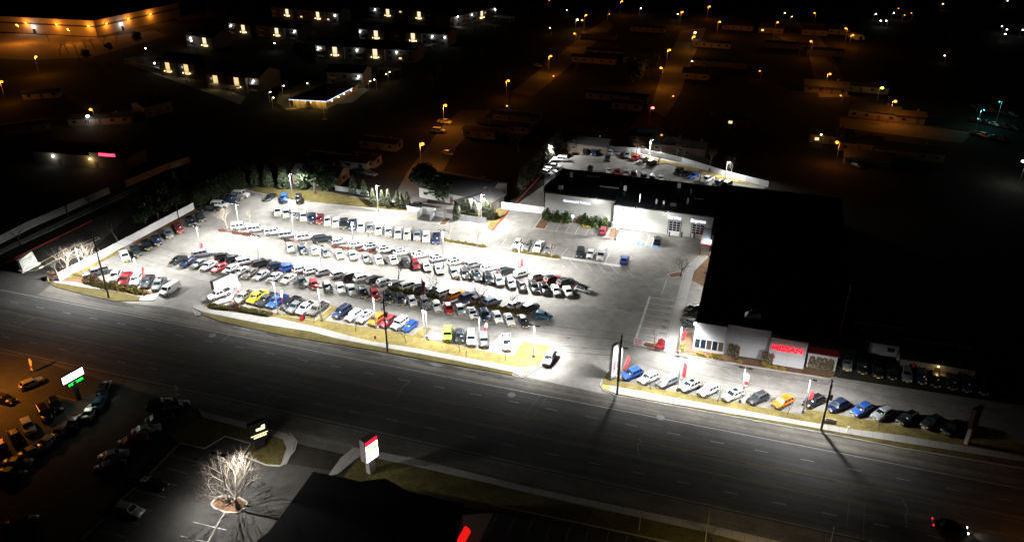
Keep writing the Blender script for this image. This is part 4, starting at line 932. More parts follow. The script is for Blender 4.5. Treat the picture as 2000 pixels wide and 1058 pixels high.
for k in range(11): b.box((.25 + (k - 5) * w * .063, -.22, h - 1.05 + .05 * (k % 2)), (w * .05, .03, .48 - .1 * (k % 3 == 1)), LEDG)
b.build('message_strip', r)
lettering('A', .55, REDI, p - X2 * (w * .34) - Y2 * .33 + Z * (h + .75), X2, r)
b = MB(); b.box((-w * .22, -.31, h + .15), (w * .36, .02, .09), REDI); b.build('underline', r)
lamp('POINT', (0, -1.5, h - .5), 70, (.5, 1, .6), r, .4); lamp('POINT', (-1, -2, h + .5), 60, (1, .95, .9), r, .5)
p = at(509, 874); h = height((509, 874), (509, 822)); rz = YAW + .95
r = thing('monument_sign', 'tall dark monument sign with a glowing pale emblem and text strip', 'sign', p, rz)
b = MB(); b.box((0, 0, 1.0), (1.6, .6, 2.0), BMET); b.build('base', r); b = MB(); b.box((0, 0, 1.9 + (h - 2) / 2), (3.0, .8, h - 2), BMET); b.build('cabinet', r)
b = MB(); b.box((.4, -.43, h - 1.5), (1.5, .04, .5), LITWARM); b.box((.9, -.43, h - 1.1), (.6, .05, .45), LITWARM); b.build('emblem', r)
b = MB(); b.box((.1, -.43, 3.15), (2.9, .04, .16), LITWARM)
for k in range(7): b.box((-.8 + k * .32, -.43, 2.72), (.24, .04, .34), LITWARM)
b.build('text_strip', r)
p = at(725, 921); h = height((725, 921), (727, 853)); rz = YAW + 1.22
r = thing('price_pylon', 'pylon sign with a red band over a glowing white and yellow panel', 'sign', p, rz)
PINK = mat('pale_pink_cladding', (.42, .36, .36), .6)
b = MB(); b.box((0, 0, h * .2), (1.3, .9, h * .4), PINK); b.build('post', r); b = MB(); b.box((0, 0, h * .70), (2.6, 1.3, h * .6), PINK, 0, (.96, 1)); b.build('cabinet', r)
z0 = h * .42
b = MB(); b.box((.05, -.68, h - .55), (2.5, .05, .75), LITR); b.build('red_band', r)
b = MB(); b.box((.05, -.68, h - 1.45), (2.5, .05, .85), LITC); b.build('upper_panel', r)
b = MB(); b.box((.05, -.68, h - 2.1), (2.5, .06, .25), LITY); b.build('yellow_strip', r)
b = MB(); b.box((.05, -.68, (h - 2.3 + z0) / 2), (2.5, .05, h - 2.3 - z0), LITC); b.build('lower_panel', r)
lamp('POINT', (0.2, -2.2, h * .6), 60, (.9, 1, 1), r, .5)
# stone monument sign at the side street
p = at(58, 524); r = thing('stone_monument', 'floodlit pale stone monument sign at the side street corner', 'sign', p, heading(58, 520, 60, -30))
STONE = mat('pale_stone', (.50, .50, .45), .85, noise=[(1.5, .75, 1.2)])
b = MB(); b.box((0, 0, .3), (5.2, 1.4, .6), STONE); b.build('base', r); b = MB(); b.hexa([(-2.2, -.4, .6), (2.2, -.4, .6), (2.2, .4, .6), (-2.2, .4, .6), (-2.4, -.4, 3.3), (1.6, -.4, 4.0), (1.6, .4, 4.0), (-2.4, .4, 3.3)], STONE); b.build('slab', r)
b = MB()
for k in range(3): b.box((-.2, -.42, 2.8 - k * .55), (2.6 - k * .4, .03, .14), DKG)
b.build('inscription', r)
lamp('SPOT', (1.4, -3.2, .4), 900, (.95, 1, .93), r, .1, 110, .6, aim=(-.4, 3.2, 1.2))
# ---------------------------------------------------------------- the dealership buildings
WALLG = mat('painted_block_wall', (.50, .50, .47), .85, noise=[(.2, .9, 1.06), (2, .94, 1.05)]); stripes(WALLG, (0, 0, 1), 1.0, (.42, .42, .395), .05)
PANEL = mat('pale_metal_panel', (.52, .525, .55), .45, noise=[(.2, .93, 1.05)]); stripes(PANEL, (0, 0, 1), 1.15, (.36, .365, .39), .05); stripes(PANEL, (1, 0, 0), .33, (.40, .405, .43), .02)
ROOF = mat('dark_ribbed_roof', (.030, .038, .043), .5); stripes(ROOF, (1, 0, 0), .62, (.10, .12, .135), .12)
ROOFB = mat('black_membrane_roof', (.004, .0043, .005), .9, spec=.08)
CAP = mat('black_parapet_cap', (.012, .014, .016), .6)
LITB = mat('lit_blue_white_lettering', (.8, .8, .9), emit=(.72, .78, 1.0), es=1.5)
FR = mat('pale_door_frame', (.55, .56, .57), .5); DG = mat('dark_door_glass', (.012, .02, .028), .15); DGR = mat('red_lit_door_glass', (.10, .008, .012), .2)
LOUV = mat('louvre_grey', (.36, .40, .46), .5)
def local(o, p):
    """world point to the frame of a thing with base o (axes U, N)"""
    d = Vector(p) - o; return Vector((d.dot(U), d.dot(N), d.z))
# service building: front corner positions
c0 = at(1064, 419); c1 = at(1194, 447); hS = 6.9
o = Vector((c0.x, c0.y, 0))
S = thing('service_building', 'long low service building with a dark ribbed roof and two glazed doors', 'building', o, YAW)
w1 = (c1 - c0).dot(U); off = (c1 - c0).dot(N)
right = at(1393, 470); w2 = (right - c0).dot(U)
back = at(1107, 331, hS); dep = (back - c0).dot(N)
y1 = off
b = MB(); b.hexa([(0, 0, 0), (w1, 0, 0), (w1, dep, 0), (0, dep, 0), (0, 0, hS - .2), (w1, 0, hS - .2), (w1, dep, hS - .2), (0, dep, hS - .2)], WALLG)
ya = -2.6
b.hexa([(w1 + .003, ya, 0), (w2, ya, 0), (w2, dep - .003, 0), (w1 + .003, dep - .003, 0), (w1 + .003, ya, hS - .3), (w2, ya, hS - .3), (w2, dep - .003, hS - .3), (w1 + .003, dep - .003, hS - .3)], WALLG); b.build('wall', S)
b = MB(); b.hexa([(-.25, -.3, hS - .2), (w1, -.3, hS - .2), (w1, dep + .3, hS - .1), (-.25, dep + .3, hS - .1), (-.25, -.3, hS), (w1, -.3, hS), (w1, dep + .3, hS + .1), (-.25, dep + .3, hS + .1)], ROOF)
b.hexa([(w1 + .004, ya - .3, hS - .3), (w2 + .2, ya - .3, hS - .3), (w2 + .2, dep + .3, hS - .2), (w1 + .004, dep + .3, hS - .2), (w1 + .004, ya - .3, hS - .1), (w2 + .2, ya - .3, hS - .1), (w2 + .2, dep + .3, hS), (w1 + .004, dep + .3, hS)], ROOF); rf = b.build('roof', S)
b = MB(); b.box((w1 / 2 - .1, -.36, hS - .05), (w1 + .3, .10, .34), CAP); b.box(((w1 + w2) / 2, ya - .36, hS - .15), (w2 - w1 + .3, .10, .34), CAP); b.build('fascia', S)
def on_roof(x, y): 
    q = local(o, at(x, y, hS)); return q
for (x, y, sx, sy, m, nm, h) in ((1193, 362, 5.5, 4.6, mat('dim_skylight', (.10, .125, .12), .3), 'skylight', .35), (1160, 343, 4, 3, MATS['dim_skylight'], 'skylight', .3), (1367, 385, 2.8, 4, MATS['dim_skylight'], 'skylight', .3),
                           (1249, 396, .3, .3, GMET, 'vent_pipe', 2.6), (1282, 398, .5, .5, GMET, 'vent_pipe', 1.3), (1343, 398, .5, .5, GMET, 'vent_pipe', 1.6), (1349, 380, .5, .5, GMET, 'vent_pipe', 1.6), (1095, 370, 1.2, 1.0, GMET, 'roof_unit', 1.2), (1116, 346, .8, .8, GMET, 'roof_unit', 1.6), (1315, 402, 1.6, 1.2, CAP, 'roof_unit', 1.0), (1221, 372, .8, .8, GMET, 'roof_unit', 1.5), (1326, 367, .9, .9, GMET, 'roof_unit', 1.6), (1296, 399, .4, .4, WMET, 'vent_pipe', .9)):
    q = on_roof(x, y); b = MB(); b.box((q.x, q.y, hS + h / 2 + .1), (sx, sy, h), m); b.build(nm, rf)
bpy.context.view_layer.update()
def wpos(x, y, z): return o + U * x + N * y + Z * z
# letters on the walls
def letters_on(body, x0, y0, x1, y1, yl, size_z, m):
    a, c = at(x0, y0, size_z), at(x1, y1, size_z)
    xa, xc = (a - o).dot(U), (c - o).dot(U)
    me = text_mesh(body, 1, m, .05, 1, .03)
    wid = max(v.co.x for v in me.vertices) - min(v.co.x for v in me.vertices); bpy.data.meshes.remove(me)
    return (xa + xc) / 2, (xc - xa) / wid
xm, s_ = letters_on('Commercial Vehicles', 1099, 394, 1152, 400, -.1, 4.9, LITB)
lettering('Commercial Vehicles', s_, LITB, wpos(xm, -.12, 5.0), U, S, bold=.03)
xm, s_ = letters_on('Service', 1303, 428, 1329, 431, ya, 5.2, LITB)
lettering('Service', s_, LITB, wpos(xm, ya - .12, 5.15), U, S, bold=.03)
xm, s_ = letters_on('Express', 1348, 433, 1377, 438, ya, 5.2, LITB)
lettering('Express', s_, LITB, wpos(xm, ya - .12, 4.95), U, S, bold=.03)
xq = (at(1202, 402, 6.2) - o).dot(U)
lettering('9151', .5, DKG, wpos(w1 + 2.6, ya - .08, 5.9), U, S)
# roller doors
for (xl, xr, yb, red) in ((1304, 1327, 460, (1, 2)), (1349, 1373, 466, (1, 2))):
    a, c = (at(xl, yb) - o).dot(U), (at(xr, yb) - o).dot(U); w = c - a
    b = MB(); b.box(((a + c) / 2, ya - .04, 2.1), (w + .5, .10, 4.3), DKG); d = b.build('roller_door', S)
    b = MB(); b.box(((a + c) / 2, ya - .12, .65), (w, .07, 1.3), WMET); b.build('lower_panel', d)
    for i in range(3):
        for j in range(4):
            b = MB(); b.box((a + w * (i + .5) / 3, ya - .115, 1.65 + j * .68), (w / 3 - .16, .04, .54), DGR if (i == 1 and j in (1, 2 if xl > 1320 else 1)) else DG); b.build('pane', d)
    b = MB()
    for i in range(4): b.box((a + w * i / 3, ya - .12, 2.65), (.13, .06, 2.75), FR)
    for j in range(5): b.box(((a + c) / 2, ya - .125, 1.32 + j * .68), (w, .06, .11), FR)
    b.build('door_frame', d)
a, c = (at(1246, 452) - o).dot(U), (at(1260, 454) - o).dot(U)
b = MB(); b.box(((a + c) / 2, ya - .05, 1.7), (c - a, .10, 3.3), LOUV); d = b.build('service_door', S); b = MB(); b.box(((a + c) / 2, ya - .11, 1.7), (.06, .03, 3.2), GMET); b.build('door_seam', d)
b = MB(); b.tube((w1 + .15, ya - .12, 0), (w1 + .15, ya - .12, hS - .4), .09, .09, mat('purple_downpipe', (.06, .05, .14), .5), 6); b.build('downpipe', S)
# gooseneck lamps flooding the two facades
for (x, yy, zz, pw) in (((at(1163, 406, 4.5) - o).dot(U), 0, hS + .35, 700), ((at(1205, 412, 5.5) - o).dot(U), ya, hS + .3, 900), ((at(1243, 412, 5.5) - o).dot(U), ya, hS + .3, 1500), ((at(1300, 425, 5.5) - o).dot(U), ya, hS + .2, 420)):
    b = MB(); b.bar((x, yy + .3, zz - .2), (x, yy - 2.2, zz + .25), .08, .08, GMET); b.box((x, yy - 2.4, zz + .28), (.5, .5, .16), BMET); lp = b.build('gooseneck_lamp', S)
    b = MB(); b.box((x, yy - 2.4, zz + .18), (.36, .36, .03), LENS); b.build('lens', lp)
    lamp('POINT', (x, yy - 2.4, zz - .05), pw, WHITE, S, .2)
for x, pw in ((w1 * .55, 900), (w1 + 12, 900)):
    b = MB(); b.bar((x, dep, hS - .6), (x, dep + 1.4, hS - .35), .08, .08, GMET); b.box((x, dep + 1.6, hS - .33), (.5, .5, .16), BMET); lp = b.build('rear_lamp', S)
    b = MB(); b.box((x, dep + 1.6, hS - .43), (.36, .36, .03), LENS); b.build('lens', lp); wide_optic(lamp('SPOT', (x, dep + 1.6, hS - .5), pw * 4, WHITE, S, .15, 176, .15), .0155, True)
# covered entry walkway with red edge
q = local(o, at(1380, 482)); cw = thing('entry_canopy', 'grey flat canopy edged in red over the yellow-lit entry walk', 'canopy', o, YAW)
xa, xb = (at(1370, 470, 3.2) - o).dot(U), (at(1390, 473, 3.2) - o).dot(U); yn = (at(1380, 479, 3.2) - o).dot(N); yf = ya - .05
b = MB(); b.box(((xa + xb) / 2, (yn + yf) / 2, 3.3), (xb - xa, yf - yn, .2), mat('grey_canopy_roof', (.22, .25, .29), .6)); b.build('roof', cw)
b = MB(); b.box(((xa + xb) / 2, yn - .05, 3.3), (xb - xa + .1, .1, .36), RKERB); b.box((xa - .05, (yn + yf) / 2, 3.3), (.1, yf - yn, .36), RKERB); b.build('red_fascia', cw)
for x in (xa + .15, xb - .15):
    b = MB(); b.box((x, yn + .3, 1.6), (.22, .22, 3.2), RKERB); b.build('column', cw)
lamp('POINT', ((xa + xb) / 2, yn + .6, 3.0), 90, (1, .8, .35), cw, .2)
# main showroom and its long black-roofed hall
f0 = at(1352, 682); f1 = at(1568, 716); oS = Vector((f0.x, f0.y, 0))
def L2(p): d = Vector(p) - oS; return Vector((d.dot(U), d.dot(N), d.z))
H = thing('showroom', 'white panelled showroom with red glowing letters and a big black roof', 'building', oS, YAW)
xw = L2(f1).x; hA = height((1352, 682), (1357, 629)); s1 = L2(at(1418, 660)).x; s2 = L2(at(1499, 672)).x
hT = hA - .15
depth = L2(at(1397, 448, hT)).y
parts = [(0, s1 - .02, 0, hA), (s1 + .02, s2 - .02, .5, hA + .35), (s2 + .02, xw, -.6, hA - .3)]
for i, (xa, xb, y, h) in enumerate(parts):
    b = MB(); b.box(((xa + xb) / 2, y + .25, h / 2), (xb - xa, .5, h), PANEL); b.build('facade_panel', H)
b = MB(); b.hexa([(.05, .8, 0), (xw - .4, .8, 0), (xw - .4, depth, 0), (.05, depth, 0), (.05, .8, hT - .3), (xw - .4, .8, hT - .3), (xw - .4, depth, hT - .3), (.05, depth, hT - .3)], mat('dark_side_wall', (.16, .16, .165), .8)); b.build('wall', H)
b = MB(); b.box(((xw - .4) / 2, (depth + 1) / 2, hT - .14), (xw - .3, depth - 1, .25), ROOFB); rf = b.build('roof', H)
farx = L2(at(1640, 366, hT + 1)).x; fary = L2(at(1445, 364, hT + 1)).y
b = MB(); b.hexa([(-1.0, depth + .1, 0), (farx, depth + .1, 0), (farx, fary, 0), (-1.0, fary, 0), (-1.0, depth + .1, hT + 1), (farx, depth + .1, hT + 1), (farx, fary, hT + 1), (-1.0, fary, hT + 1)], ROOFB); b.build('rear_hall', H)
b = MB(); b.hexa([(xw, 3, 0), (farx, 3, 0), (farx, depth, 0), (xw, depth, 0), (xw, 3, 4.2), (farx, 3, 4.2), (farx, depth, 4.2), (xw, depth, 4.2)], ROOFB); b.build('rear_wing', H)
for (x, y, sx, sy) in ((1470, 618, 3.2, 2), (1472, 611, 1.6, 1.2)):
    q = L2(at(x, y, hT)); b = MB(); b.box((q.x, q.y, hT + .45), (sx, sy, .9), GMET, 0, (.6, .6)); b.build('roof_unit', rf)
# glazing of the first bay
for k in range(5):
    xa = s1 * (.055 + k * .185); w = s1 * .155
    b = MB(); b.box((xa + w / 2, -.035, 1.75), (w, .06, 2.1), DG if k not in (2, 4) else mat('dim_lit_glass', (.03, .03, .03), .2, emit=(1, .65, .25), es=.05)); wd = b.build('window', H)
    b = MB(); b.box((xa - .05, -.05, 1.75), (.10, .08, 2.3), FR); b.box((xa + w + .05, -.05, 1.75), (.10, .08, 2.3), FR); b.box((xa + w / 2, -.05, 2.86), (w, .08, .12), FR); b.build('frame', wd)
bpy.context.view_layer.update()
me = text_mesh('NISSAN', 1, SIGNR); wid = max(v.co.x for v in me.vertices) - min(v.co.x for v in me.vertices); bpy.data.meshes.remove(me)
xa, xb = L2(at(1509, 674, 4.2)).x, L2(at(1567, 681, 4.2)).x
pw = oS + U * ((xa + xb) / 2) + N * (-.6 - .16) + Z * (hA * .63)
lettering('NISSAN', 1.55, SIGNR, pw, U, H, sx=(xb - xa) / wid / 1.55, bold=.06, extrude=.10)
lamp('AREA', (((xa + xb) / 2), -2.2, hA * .63), 60, (1, .03, .05), H, name='letter_glow', aim=(0, 1, 0)) if False else None
lamp('POINT', ((xa + xb) / 2, -1.6, hA * .63), 7, (1, .03, .05), H, .5, name='letter_glow')
for (x, y, s) in ((1511, 684, .35), (1509, 698, .5)):
    q = L2(at(x, y, 2)); b = MB(); b.tube((q.x, -.62, 4.0 if y < 690 else 1.9), (q.x, -.68, 4.0 if y < 690 else 1.9), s, s, RKERB, 10); b.build('alarm_bell', H)
b = MB(); b.box((-.12, .9, hA - .9), (.3, .5, .25), LENS); b.build('wall_lamp', H)
lamp('SPOT', (-.9, -.9, hA - .5), 420, WHITE, H, .15, 160, .7, aim=(.55, .5, -.8))
for yy in (24, 44):  # hooded lamps added on the west face to brighten the lane beside it
    b = MB(); b.box((-.30, yy, hT - .62), (.7, .6, .12), BMET); hd = b.build('wall_lamp', H); b = MB(); b.box((-.35, yy, hT - .70), (.4, .4, .03), LENS); b.build('lens', hd); wide_optic(lamp('SPOT', (-.6, yy, hT - .8), 4200, WHITE, H, .15, 176, .15, aim=(-.5, 0, -1)), .0155, True)
# side bays along the west face
for (yy, wd_) in ((8, 2.2), (16, 3), (26, 3.5), (38, 4)):
    b = MB(); b.box((-.10, yy, 2.2), (.12, wd_, 3.6), DG); b.build('side_window', H)
lamp('POINT', (-2.2, 17.5, 2.6), 55, (1, .75, .35), H, .2, name='entrance_glow')
# low red-lit wing
q0 = at(1574, 716); q1 = at(1630, 722)
Wg = thing('low_wing', 'low dark-roofed wing glowing red beside the letters', 'building', (q0.x, q0.y, 0), YAW)
wl = (q1 - q0).dot(U)
b = MB(); b.box((wl / 2, 5, 1.6), (wl, 10, 3.2), PANEL); b.build('wall', Wg); b = MB(); b.box((wl / 2, 5.2, 3.35), (wl + .6, 10.4, .26), mat('maroon_roof', (.12, .015, .02), .6)); b.build('roof', Wg)
lamp('POINT', (wl * .25, -.5, 5.6), 14, (1, .02, .06), Wg, .4, name='red_glow'); lamp('POINT', (wl * .9, 3, 6.5), 35, (1, .02, .06), Wg, .4, name='red_glow')
# fences
def fence(name, px, h, m, label, post=3.0, cat='fence', sag=0):
    P = [at(*q) for q in px]; r = thing(name, label, cat, P[0], 0)
    for a, c in zip(P, P[1:]):
        a, c = a - P[0], c - P[0]; d = c - a; n = max(1, int(d.length / post)); 
        for i in range(n):
            u, v = a + d * (i / n), a + d * ((i + 1) / n)
            b = MB(); b.bar(u + Z * (h / 2), v + Z * (h / 2), .06, h - .08, m); b.build('panel', r)
            b = MB(); b.box((u.x, u.y, (h + .1) / 2), (.14, .14, h + .1), GMET if m is GFENCE else m, math.atan2(d.y, d.x)); b.build('post', r)
    return r
fence('white_fence', [(117, 549), (380, 409)], 2.2, WFENCE, 'bright white board fence down the west side of the lot', 4)
fence('white_fence', [(795, 412), (870, 426), (950, 436)], 1.7, GFENCE, 'low pale fence behind the columnar evergreens', 3)
fence('gate_fence', [(980, 408), (1063, 418)], 2.2, GFENCE, 'pale panelled gate between the evergreens and the service building', 8, 'gate')
fence('pale_fence', [(1096, 289), (1250, 300), (1330, 318), (1416, 345), (1500, 366)], 2.0, GFENCE, 'long pale fence round the back lot', 5)
fence('boundary_wall', [(-40, 498), (60, 446), (120, 420), (215, 378)], 2.2, GFENCE, 'grey wall across the side street', 6, 'wall')
fence('boundary_wall', [(247, 366), (330, 331), (372, 318)], 2.2, GFENCE, 'short dim wall beyond the side street trees', 6, 'wall')
fence('pale_fence', [(655, 372), (690, 377), (720, 383)], 1.6, GFENCE, 'short pale fence behind the back lawn', 4)
# buildings on the near side of the street
def flat_block(name, label, px, h, wall, roof, cat='building'):
    P = [at(x, y, h) for x, y in px]; P = [Vector((p.x, p.y, 0)) for p in P]; base = P[0]
    r = thing(name, label, cat, base); Q = [p - base for p in P]
    cx = sum(q.x for q in Q) / len(Q); cy = sum(q.y for q in Q) / len(Q)
    b = MB(); b.prism([Vector((cx + (q.x - cx) * .985, cy + (q.y - cy) * .985, 0)) for q in Q], 0, h - .25, wall); b.build('wall', r)
    b = MB(); b.prism(Q, h - .25, h, roof); b.build('roof', r)
    return r, base
TAUPE = mat('taupe_stucco', (.075, .055, .05), .85, noise=[(.4, .85, 1.1)])
sb, base = flat_block('corner_shop', 'black-roofed shop with a glowing red awning below the street', [(612, 920), (705, 939), (752, 933), (797, 958), (906, 983), (880, 1120), (500, 1120), (498, 1058), (525, 1037), (537, 1022)], 5.2, TAUPE, ROOFB)
AWN = mat('backlit_red_awning', (.4, .01, .01), emit=(1, .012, .01), es=.85)
a = at(908, 1026, 3.4) - base; c = at(880, 1075, 3.4) - base; dv = (c - a).normalized(); sd = Vector((-dv.y, dv.x, 0)); sd = sd if sd.x > 0 else -sd
b = MB()
L = (c - a).length
for i in range(8):
    t0, t1 = math.pi / 2 * i / 8, math.pi / 2 * (i + 1) / 8
    f = lambda t: sd * (.9 * math.sin(t)) + Z * (.9 * math.cos(t) - .9)
    b.face([a + f(t0), c + f(t0), c + f(t1), a + f(t1)], AWN)
b.build('awning', sb); 
lamp('POINT', tuple(a + sd * 2.2 + dv * 3 - Z * .4), 12, (1, .75, .45), sb, .2)
# ---------------------------------------------------------------- trees, shrubs, hedges
def bare_tree_meshes(h, spread, seed, bark, levels=4, split=(3, 4), trunk_frac=.28, n=5, multi=1, rad=.11):
    rnd = random.Random(seed); tk, cr = MB(), MB()
    def grow(p, d, ln, r, lv):
        steps = 2 if lv < levels else 1
        for s_ in range(steps):
            d2 = (d + Vector((rnd.uniform(-.18, .18), rnd.uniform(-.18, .18), rnd.uniform(-.02, .14)))).normalized()
            q = p + d2 * (ln / steps); r2 = r * .80
            (tk if lv == 0 else cr).tube(p, q, r, r2, bark, 6 if lv == 0 else (4 if lv < 3 else 3), False)
            p, d, r = q, d2, r2
            if lv and lv < levels and s_ == 0:
                a = d.orthogonal().normalized(); a.rotate(Matrix.Rotation(rnd.uniform(0, 6.28), 3, d)); grow(p, (d + a * .8).normalized(), ln * .6, r * .5, lv + 1)
        if lv < levels:
            k = rnd.randint(*split) + (1 if lv == 0 else 0)
            a0 = rnd.uniform(0, 6.28)
            for i in range(k):
                a = d.orthogonal().normalized(); a.rotate(Matrix.Rotation(a0 + i * 6.283 / k + rnd.uniform(-.4, .4), 3, d))
                nd = (d + a * spread * rnd.uniform(.7, 1.2)).normalized()
                grow(p, nd, ln * rnd.uniform(.62, .80) * (1.15 if lv == 0 else 1), r * .66, lv + 1)
    for m_ in range(multi):
        o = Vector((rnd.uniform(-.3, .3), rnd.uniform(-.3, .3), 0)) * (multi > 1)
        d = Vector((o.x * 1.2, o.y * 1.2, 1)).normalized() if multi > 1 else Z.copy()
        grow(o, d, h * trunk_frac, rad, 0)
    zmax = max(v[2] for v in cr.v); k = h / zmax
    for mbb in (tk, cr): mbb.v = [(v[0] * k, v[1] * k, v[2] * k) for v in mbb.v]
    return tk.mesh('trunk'), cr.mesh('crown')
_T = {}
def grand_tree(h, bark, seed=5):
    """a big old street tree: short stem, five spreading limbs, thousands of fine twigs"""
    rnd = random.Random(seed); tk, cr = MB(), MB()
    tk.tube((0, 0, 0), (.05, 0, 1.2), .36, .28, bark, 8, False); tk.tube((.05, 0, 1.2), (.0, .1, 2.4), .28, .25, bark, 8, False)
    def limb(p, d, ln, r, lv):
        n = 3 if lv < 4 else 2
        for s_ in range(n):
            d = (d + Vector((rnd.uniform(-.22, .22), rnd.uniform(-.22, .22), rnd.uniform(-.05, .16)))).normalized()
            q = p + d * (ln / n); r2 = r * .86
            cr.tube(p, q, r, r2, bark, 5 if lv < 2 else 3, False); p, r = q, r2
            if lv < 5:
                for e in range(2 if lv in (1, 2) else 1):
                    a = d.orthogonal().normalized(); a.rotate(Matrix.Rotation(rnd.uniform(0, 6.28), 3, d))
                    limb(p, (d * .8 + a * rnd.uniform(.5, .9) + Z * .12).normalized(), ln * rnd.uniform(.50, .66), max(.011, r * .5), lv + 1)
    for i in range(6):
        a = i * 6.283 / 6 + rnd.uniform(-.3, .3); k = rnd.uniform(1.0, 1.5) if i else .3
        limb(Vector((0, .1, 2.35)), Vector((k * math.cos(a), k * math.sin(a), .95)).normalized(), h * rnd.uniform(.44, .52), .16, 1)
    return tk.mesh('trunk'), cr.mesh('crown')
def bare(kind, bark, i):
    key = (kind, bark.name, i)
    if key not in _T:
        if kind == 'wide': _T[key] = bare_tree_meshes(6.5, .75, 10 + i, bark, 5, (2, 3), rad=.21)
        elif kind == 'tall': _T[key] = bare_tree_meshes(8, .6, 20 + i, bark, 4, trunk_frac=.22, rad=.15)
        elif kind == 'clump': _T[key] = bare_tree_meshes(6.5, .5, 30 + i, bark, 4, (2, 3), trunk_frac=.26, multi=4, rad=.13)
        elif kind == 'small': _T[key] = bare_tree_meshes(4.5, .6, 40 + i, bark, 4, (2, 3), trunk_frac=.3, rad=.12)
        elif kind == 'young': _T[key] = bare_tree_meshes(3.4, .5, 50 + i, bark, 3, (3, 3), trunk_frac=.5, rad=.09)
        elif kind == 'grand': _T[key] = grand_tree(10.5, bark)
    return _T[key]
def put(me, nm, parent):
    c = bpy.data.objects.new(nm, me); COL.objects.link(c); c.parent = parent; return c
NT = [0]
def tree(kind, bark, x, y, h, label, group=None, z=.1, pos=None):
    NT[0] += 1
    tk, cr = bare(kind, bark, NT[0] % 3 if kind != 'grand' else 0)
    p = pos if pos is not None else at(x, y, z)
    r = thing('bare_tree', label, 'tree', p, random.uniform(0, 6.28), group)
    h0 = {'wide': 6.5, 'tall': 8, 'clump': 6.5, 'small': 4.5, 'young': 3.4, 'grand': 10.5}[kind]
    r.scale = (h / h0,) * 3
    put(tk, 'trunk', r); put(cr, 'crown', r); return r
def leaves(n, shape, size, m, seed, m2=None):
    """n leaf-clump faces scattered in a volume: shape(u, v, w) -> point"""
    rnd = random.Random(seed); b = MB()
    for i in range(n):
        p = shape(rnd); s = size * rnd.uniform(.6, 1.4)
        a = Vector((rnd.gauss(0, 1), rnd.gauss(0, 1), rnd.gauss(0, 1))).normalized(); c = a.orthogonal().normalized(); c.rotate(Matrix.Rotation(rnd.uniform(0, 6.28), 3, a)); d = a.cross(c)
        b.face([p - c * s, p + d * s * .6, p + c * s, p - d * s * .6], m2 if (m2 and rnd.random() < .35) else m)
    return b
def col_shape(rad, h, top=.12):
    def f(r):
        t = r.random() ** .9; a = r.uniform(0, 6.28); k = rad * (min(1, t * 6 + .55)) * (1 - max(0, t - .35) / .65 * (1 - top)) * (r.random() ** .35)
        return Vector((k * math.cos(a), k * math.sin(a), .15 + t * (h - .15)))
    return f
def dome_shape(rx, ry, h):
    def f(r):
        while True:
            v = Vector((r.uniform(-1, 1), r.uniform(-1, 1), r.uniform(0, 1)))
            l = v.length
            if .55 < l < 1.0 or (l <= .55 and r.random() < .15): break
        k = 1 + .18 * math.sin(v.x * 7 + v.y * 5)
        return Vector((v.x * rx * k, v.y * ry * k, v.z * h * k + .05))
    return f
def crown_shape(rx, h0, h1, lumps, seed):
    rr = random.Random(seed); L = [(Vector((rr.uniform(-.6, .6) * rx, rr.uniform(-.6, .6) * rx, rr.uniform(h0 + .2 * (h1 - h0), h1 * .85))), rx * rr.uniform(.35, .6)) for _ in range(lumps)]
    def f(r):
        c, k = r.choice(L); v = Vector((r.gauss(0, 1), r.gauss(0, 1), r.gauss(0, 1))).normalized() * k * (r.random() ** .4)
        return c + v
    return f
_V = {}
def veg(kind):
    if kind not in _V:
        if kind == 'arbor': _V[kind] = [leaves(900, col_shape(1.0, 5.5), .22, LEAFA, 3 + i).mesh('crown') for i in range(2)]
        elif kind == 'darkarbor': _V[kind] = [leaves(800, col_shape(1.5, 6.5, .2), .28, LEAFD, 7 + i).mesh('crown') for i in range(2)]
        elif kind == 'greyarbor': _V[kind] = [leaves(800, col_shape(1.5, 7, .25), .28, leafmat('grey_twig_hedge', (.10, .10, .075)), 17 + i).mesh('crown') for i in range(2)]
        elif kind == 'conifer': _V[kind] = [leaves(1500, col_shape(2.6, 10, .05), .4, LEAFD, 11 + i).mesh('crown') for i in range(2)]
        elif kind == 'broad': _V[kind] = [leaves(2200, crown_shape(4.2, 2, 9.5, 11, 5 + i), .42, LEAFD, 15 + i).mesh('crown') for i in range(2)]
        elif kind == 'green': _V[kind] = [leaves(620, dome_shape(1.35, 1.3, 2.5), .22, LEAFG, 21 + i).mesh('foliage') for i in range(3)]
        elif kind == 'brown': _V[kind] = [leaves(380, dome_shape(.9, .9, 1.6), .16, LEAFB, 25 + i).mesh('foliage') for i in range(2)]
        elif kind == 'olive': _V[kind] = [leaves(480, dome_shape(1.5, .8, .9), .14, LEAFO, 29 + i).mesh('foliage') for i in range(3)]
        elif kind == 'rust': _V[kind] = [leaves(320, dome_shape(1.4, .8, .5), .13, LEAFR, 33 + i).mesh('foliage') for i in range(2)]
        elif kind == 'tuft': _V[kind] = [leaves(120, dome_shape(.5, .5, .6), .13, LEAFY, 36 + i).mesh('foliage') for i in range(2)]
        elif kind == 'upright': _V[kind] = [leaves(420, col_shape(.62, 2.6, .75), .15, leafmat('tan_upright_shrub', (.17, .13, .075)), 39 + i).mesh('foliage') for i in range(2)]
    return _V[kind]
STEM = {}
def stem(h, r):
    if (h, r) not in STEM: b = MB(); b.tube((0, 0, 0), (0, 0, h), r, r * .7, BARKD, 6); STEM[(h, r)] = b.mesh('trunk')
    return STEM[(h, r)]
NV = [0]
